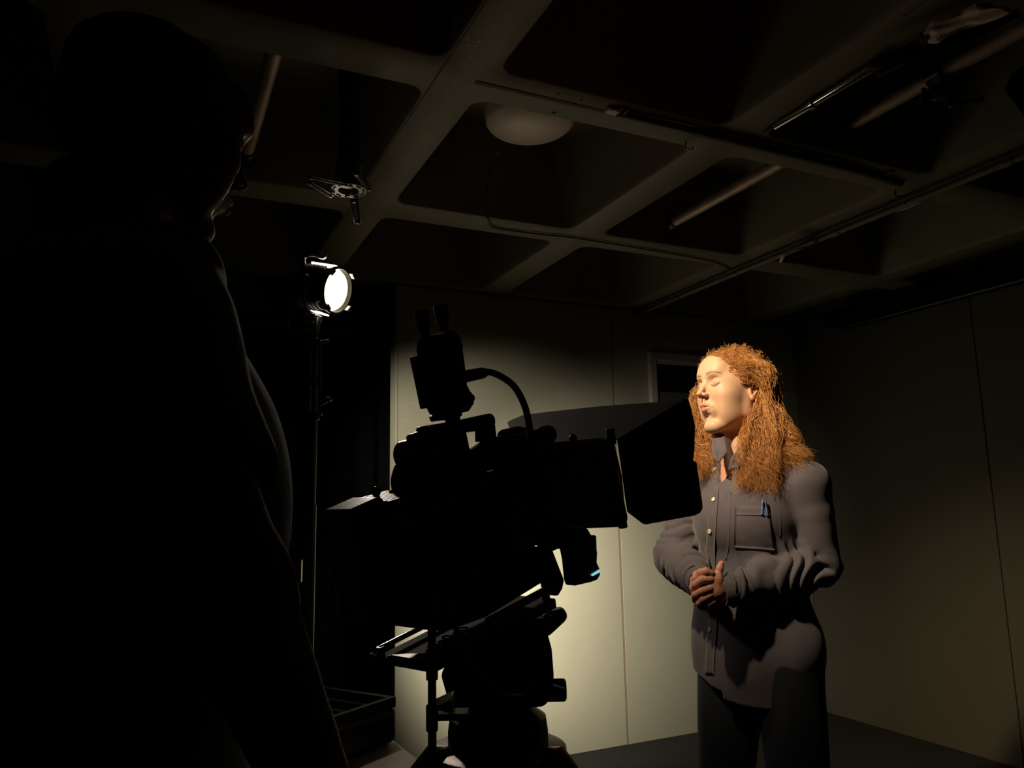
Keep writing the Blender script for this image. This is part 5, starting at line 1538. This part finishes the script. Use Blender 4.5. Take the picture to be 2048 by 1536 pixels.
# short frizz round the hairline and crown, fine flyaways
def frizz(n, seed):
    r = np.random.default_rng(seed); npt = 22; P = np.zeros((n, npt, 3))
    for i in range(n):
        k = r.random()
        if k < .5:       # hairline, forehead edge round to the temple
            y_ = r.uniform(-.072, .066); zl = .101 - .050 * (abs(y_) / .07) ** 2.2; z_ = zl + .034 * r.random()
            p = on_head(HO + np.array([.1 * math.sqrt(max(.02, 1 - (y_ / .081) ** 2 - ((z_ - .05) / .084) ** 2)), y_, z_ - .05]))
        elif k < .72 and r.random() < .5:
            p = np.array([r.uniform(.02, .045), .076, r.uniform(.03, .075)])
        else:
            th, a = r.uniform(0, 1.5), r.uniform(-3.14, 3.14)
            p = np.array([-.014, 0, .05]) + np.array([.100 * math.cos(a) * math.sin(th), .083 * math.sin(a) * math.sin(th), .086 * math.cos(th)])
        if k >= .72 and p[0] > .045 and p[2] < .125: P[i] = h2w(np.array([-.05, 0, .05]) + np.zeros((npt, 3)) + np.linspace(0, .001, npt)[:, None]); continue
        nrm_ = (p - np.array([-.014, 0, .05])); nrm_ /= np.linalg.norm(nrm_)
        dr = nrm_ * r.uniform(.1, .5) + np.array([-.9, .2 * r.normal(), .1]) + r.normal(size=3) * .5; dr /= np.linalg.norm(dr)
        ln = r.uniform(.010, .032) if k < .72 else r.uniform(.012, .03)
        t = np.linspace(0, 1, npt); A = np.cross(dr, r.normal(size=3)); A /= np.linalg.norm(A); B = np.cross(dr, A)
        am = r.uniform(.0015, .005); w_ = 2 * math.pi * r.uniform(1.2, 2.8)
        c = p + dr * (t * ln)[:, None] + A * (am * t * np.cos(w_ * t))[:, None] * 1.5 + B * (am * t * np.sin(w_ * t))[:, None] * 1.5 + nrm_ * (.001 if k < .5 else .004)
        P[i] = h2w(c)
    return P, np.full((n, npt), .00032) * r.uniform(.7, 1.4, (n, 1))
Pf, Rf = frizz(1500, 31)
Vf, Ff = tubes_np(Pf, Rf, 3)
fz = mesh_np('frizz', Vf, Ff, M_HAIR, woman, wx, np.repeat(col_hair(len(Pf), .0), 22 * 3, axis=0)); fz['kind'] = 'stuff'

# ================================================================== THE STANDING MAN
OPC = at_d(300, 240, .80)
OPF = np.array([OPC[0], OPC[1], 0.0])
OU, OWt = R0, -FH                     # u right, w towards the viewer
def ox(V):
    V = np.asarray(V, float); return OPF + V[..., 0:1] * OU + V[..., 1:2] * OWt + V[..., 2:3] * UZ
def opx(px, py, w=0.0):
    p = at_plane(px, py, OPF + OWt * w, OWt) - OPF
    return np.array([float(p @ OU), w, float(p[2])])
man = thing('person', OPF, 'man seen from behind in near darkness, short hair, dark T-shirt, at the camera', 'person')
yaw = math.radians(-50)                # face turned to picture right and slightly away
Fm = np.array([math.cos(yaw), math.sin(yaw), 0]); Sm = np.array([-math.sin(yaw) * -1, -math.cos(yaw), 0.0])
Sm = np.array([math.sin(yaw), -math.cos(yaw), 0.0])          # his left, away from us
pit = math.radians(-10)
Zm = np.array([0, 0, 1.0]); Fm, Zm = Fm * math.cos(pit) + Zm * math.sin(pit), Zm * math.cos(pit) - Fm * math.sin(pit)
OA = np.array([Fm, Sm, Zm]); OC = opx(312, 278, 0.0)
def m2w(P): return OC + (np.asarray(P, float) * 0.875) @ OA
ms = head_sdf(.0028, False, True, (1, -1))
Vm, Fmf = ms.mesh('m', 1)
mb2 = Sdf((-.42, -.32, .02), (.40, .34, 1.66), .010)
nkm = m2w((-.045, 0, -.11))
shm = opx(285, 690, .10); shf = opx(200, 640, -.24)
elm = opx(455, 1180, .16); hdm = opx(655, 1640, .05)
pel = np.array([-.02, .0, .95]); chest = np.array([.0, -.03, 1.30])
mb2.cap(nkm, chest + np.array([.0, 0, .14]), .050, .06, .03)
mb2.ell(chest, (.13, .18, .20), .04); mb2.ell(pel + np.array([0, 0, .08]), (.125, .17, .20), .05)
mb2.cap(shm, elm, .052, .045, .03); mb2.cap(elm, hdm, .045, .030, .02)
mb2.ell(hdm + np.array([.03, 0, -.05]), (.035, .025, .05), .02)
elf = shf + np.array([.0, -.03, -.28]); hdf = elf + np.array([.05, .02, -.23])
mb2.cap(shf, elf, .052, .045, .03); mb2.cap(elf, hdf, .044, .030, .02)
for y in (-.10, .10):
    mb2.cap(pel + np.array([0, y, -.03]), np.array([.0, y, .50]), .085, .055, .03); mb2.cap((.0, y, .50), (-.02, y * 1.1, .10), .052, .036, .03)
    mb2.cap((-.02, y * 1.1, .05), (.13, y * 1.3, .045), .035, .030, .02)
Vq, Fq = mb2.mesh('q', 1)
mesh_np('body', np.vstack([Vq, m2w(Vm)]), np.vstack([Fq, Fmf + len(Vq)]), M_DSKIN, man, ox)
# hands of the man: separate fingers resting
for hw, dr in ((hdm + np.array([.03, 0, -.05]), np.array([.35, .0, -.94])), (hdf, np.array([.2, .1, -.97]))):
    hg = Sdf(hw - .13, hw + .16, .0045); dr = dr / np.linalg.norm(dr)
    sd_ = np.cross(dr, np.array([0, 1.0, 0])) if abs(dr[1]) < .5 else np.cross(dr, UZ); sd_ /= np.linalg.norm(sd_)
    bk = np.cross(sd_, dr)
    hg.cap(hw - dr * .02, hw + dr * .05, .030, .034, .01, flat=(bk, .5))
    for j, (o_, l_) in enumerate(((-.028, .055), (-.010, .068), (.009, .072), (.026, .066))):
        a = hw + dr * .065 + sd_ * o_
        hg.chain([a, a + dr * l_ * .5 + bk * .006, a + dr * l_ * .8 + bk * .02, a + dr * l_ + bk * .032], [.0095, .009, .0085, .007], .003)
    hg.chain([hw + sd_ * .025, hw + sd_ * .050 + dr * .03, hw + sd_ * .058 + dr * .055 + bk * .01], [.014, .011, .009], .006)
    V_, F_ = hg.mesh('g', 1); mesh_np('hand', V_, F_, M_DSKIN, man, ox)
# T-shirt
tsd = Sdf((-.46, -.40, .78), (.34, .36, 1.62), .0055)
tsd.cap(chest + np.array([-.02, 0, .10]), nkm * .35 + (chest + np.array([-.02, 0, .20])) * .65, .11, .085, .04)
tsd.ell(chest + np.array([-.01, .0, .0]), (.150, .200, .22), .05); tsd.ell(pel + np.array([-.01, 0, .06]), (.150, .19, .24), .06)
tsd.cap(opx(330, 560, .04), shm, .055, .070, .04)
tsd.cap(shm, shm + (elm - shm) * .55, .072, .072, .04)
tsd.cap(shf, shf + (elf - shf) * .5, .070, .066, .04)
tsd.cap(shm + np.array([-.05, 0, 0]), shf + np.array([-.05, 0, 0]), .085, .085, .05)
tsd.cap(m2w((-.035, 0, -.05)), chest + np.array([.01, 0, .22]), .062, .070, .008, op='-')
dd_ = (elm - shm) / np.linalg.norm(elm - shm)
tsd.cap(shm + dd_ * np.linalg.norm(elm - shm) * .60 + dd_ * .09, elm + dd_ * .1, .10, .10, 0, op='-')
nt_ = smooth_noise(41, 12, 8, 26)
tsd.warp(lambda X, Y, Z: .005 * nt_(X, Y, Z * 1.4))
Vt, Ft = tsd.mesh('t', 2)
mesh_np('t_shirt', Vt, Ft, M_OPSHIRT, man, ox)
tr_ = Sdf((-.25, -.28, .05), (.25, .28, 1.05), .009)
tr_.ell(pel + np.array([0, 0, -.02]), (.13, .18, .13), .04)
for y in (-.10, .10):
    tr_.cap(pel + np.array([0, y, -.05]), (0, y, .50), .10, .075, .03); tr_.cap((0, y, .50), (-.02, y * 1.1, .09), .072, .062, .03)
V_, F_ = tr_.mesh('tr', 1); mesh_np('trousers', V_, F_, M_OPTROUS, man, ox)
for y in (-.11, .11):
    so = Sdf((-.12, y - .10, -.01), (.26, y + .10, .16), .007)
    so.cap((-.02, y, .045), (.15, y * 1.2, .04), .046, .040, .01); so.d[:, :, :2] = .03
    V_, F_ = so.mesh('s', 1); mesh_np('shoe', V_, F_, M_SHOE, man, ox)
# short hair cap
hc = Sdf((-.13, -.10, -.09), (.10, .10, .16), .004)
hc.ell((-.012, 0, .050), (.1035, .0815, .0875), 0)
hc.ell((-.05, 0, .0), (.060, .066, .065), .02)
hc.ell((.110, 0, -.030), (.070, .12, .125), .008, op='-')
for y in (-1, 1): hc.ell((-.004, y * .088, -.01), (.030, .022, .050), .006, op='-')
nn_ = smooth_noise(51, 14, 120, 260); hc.warp(lambda X, Y, Z: .0012 * nn_(X, Y, Z))
V_, F_ = hc.mesh('hc', 0); mesh_np('hair', m2w(V_), F_, M_OPHAIR, man, ox)
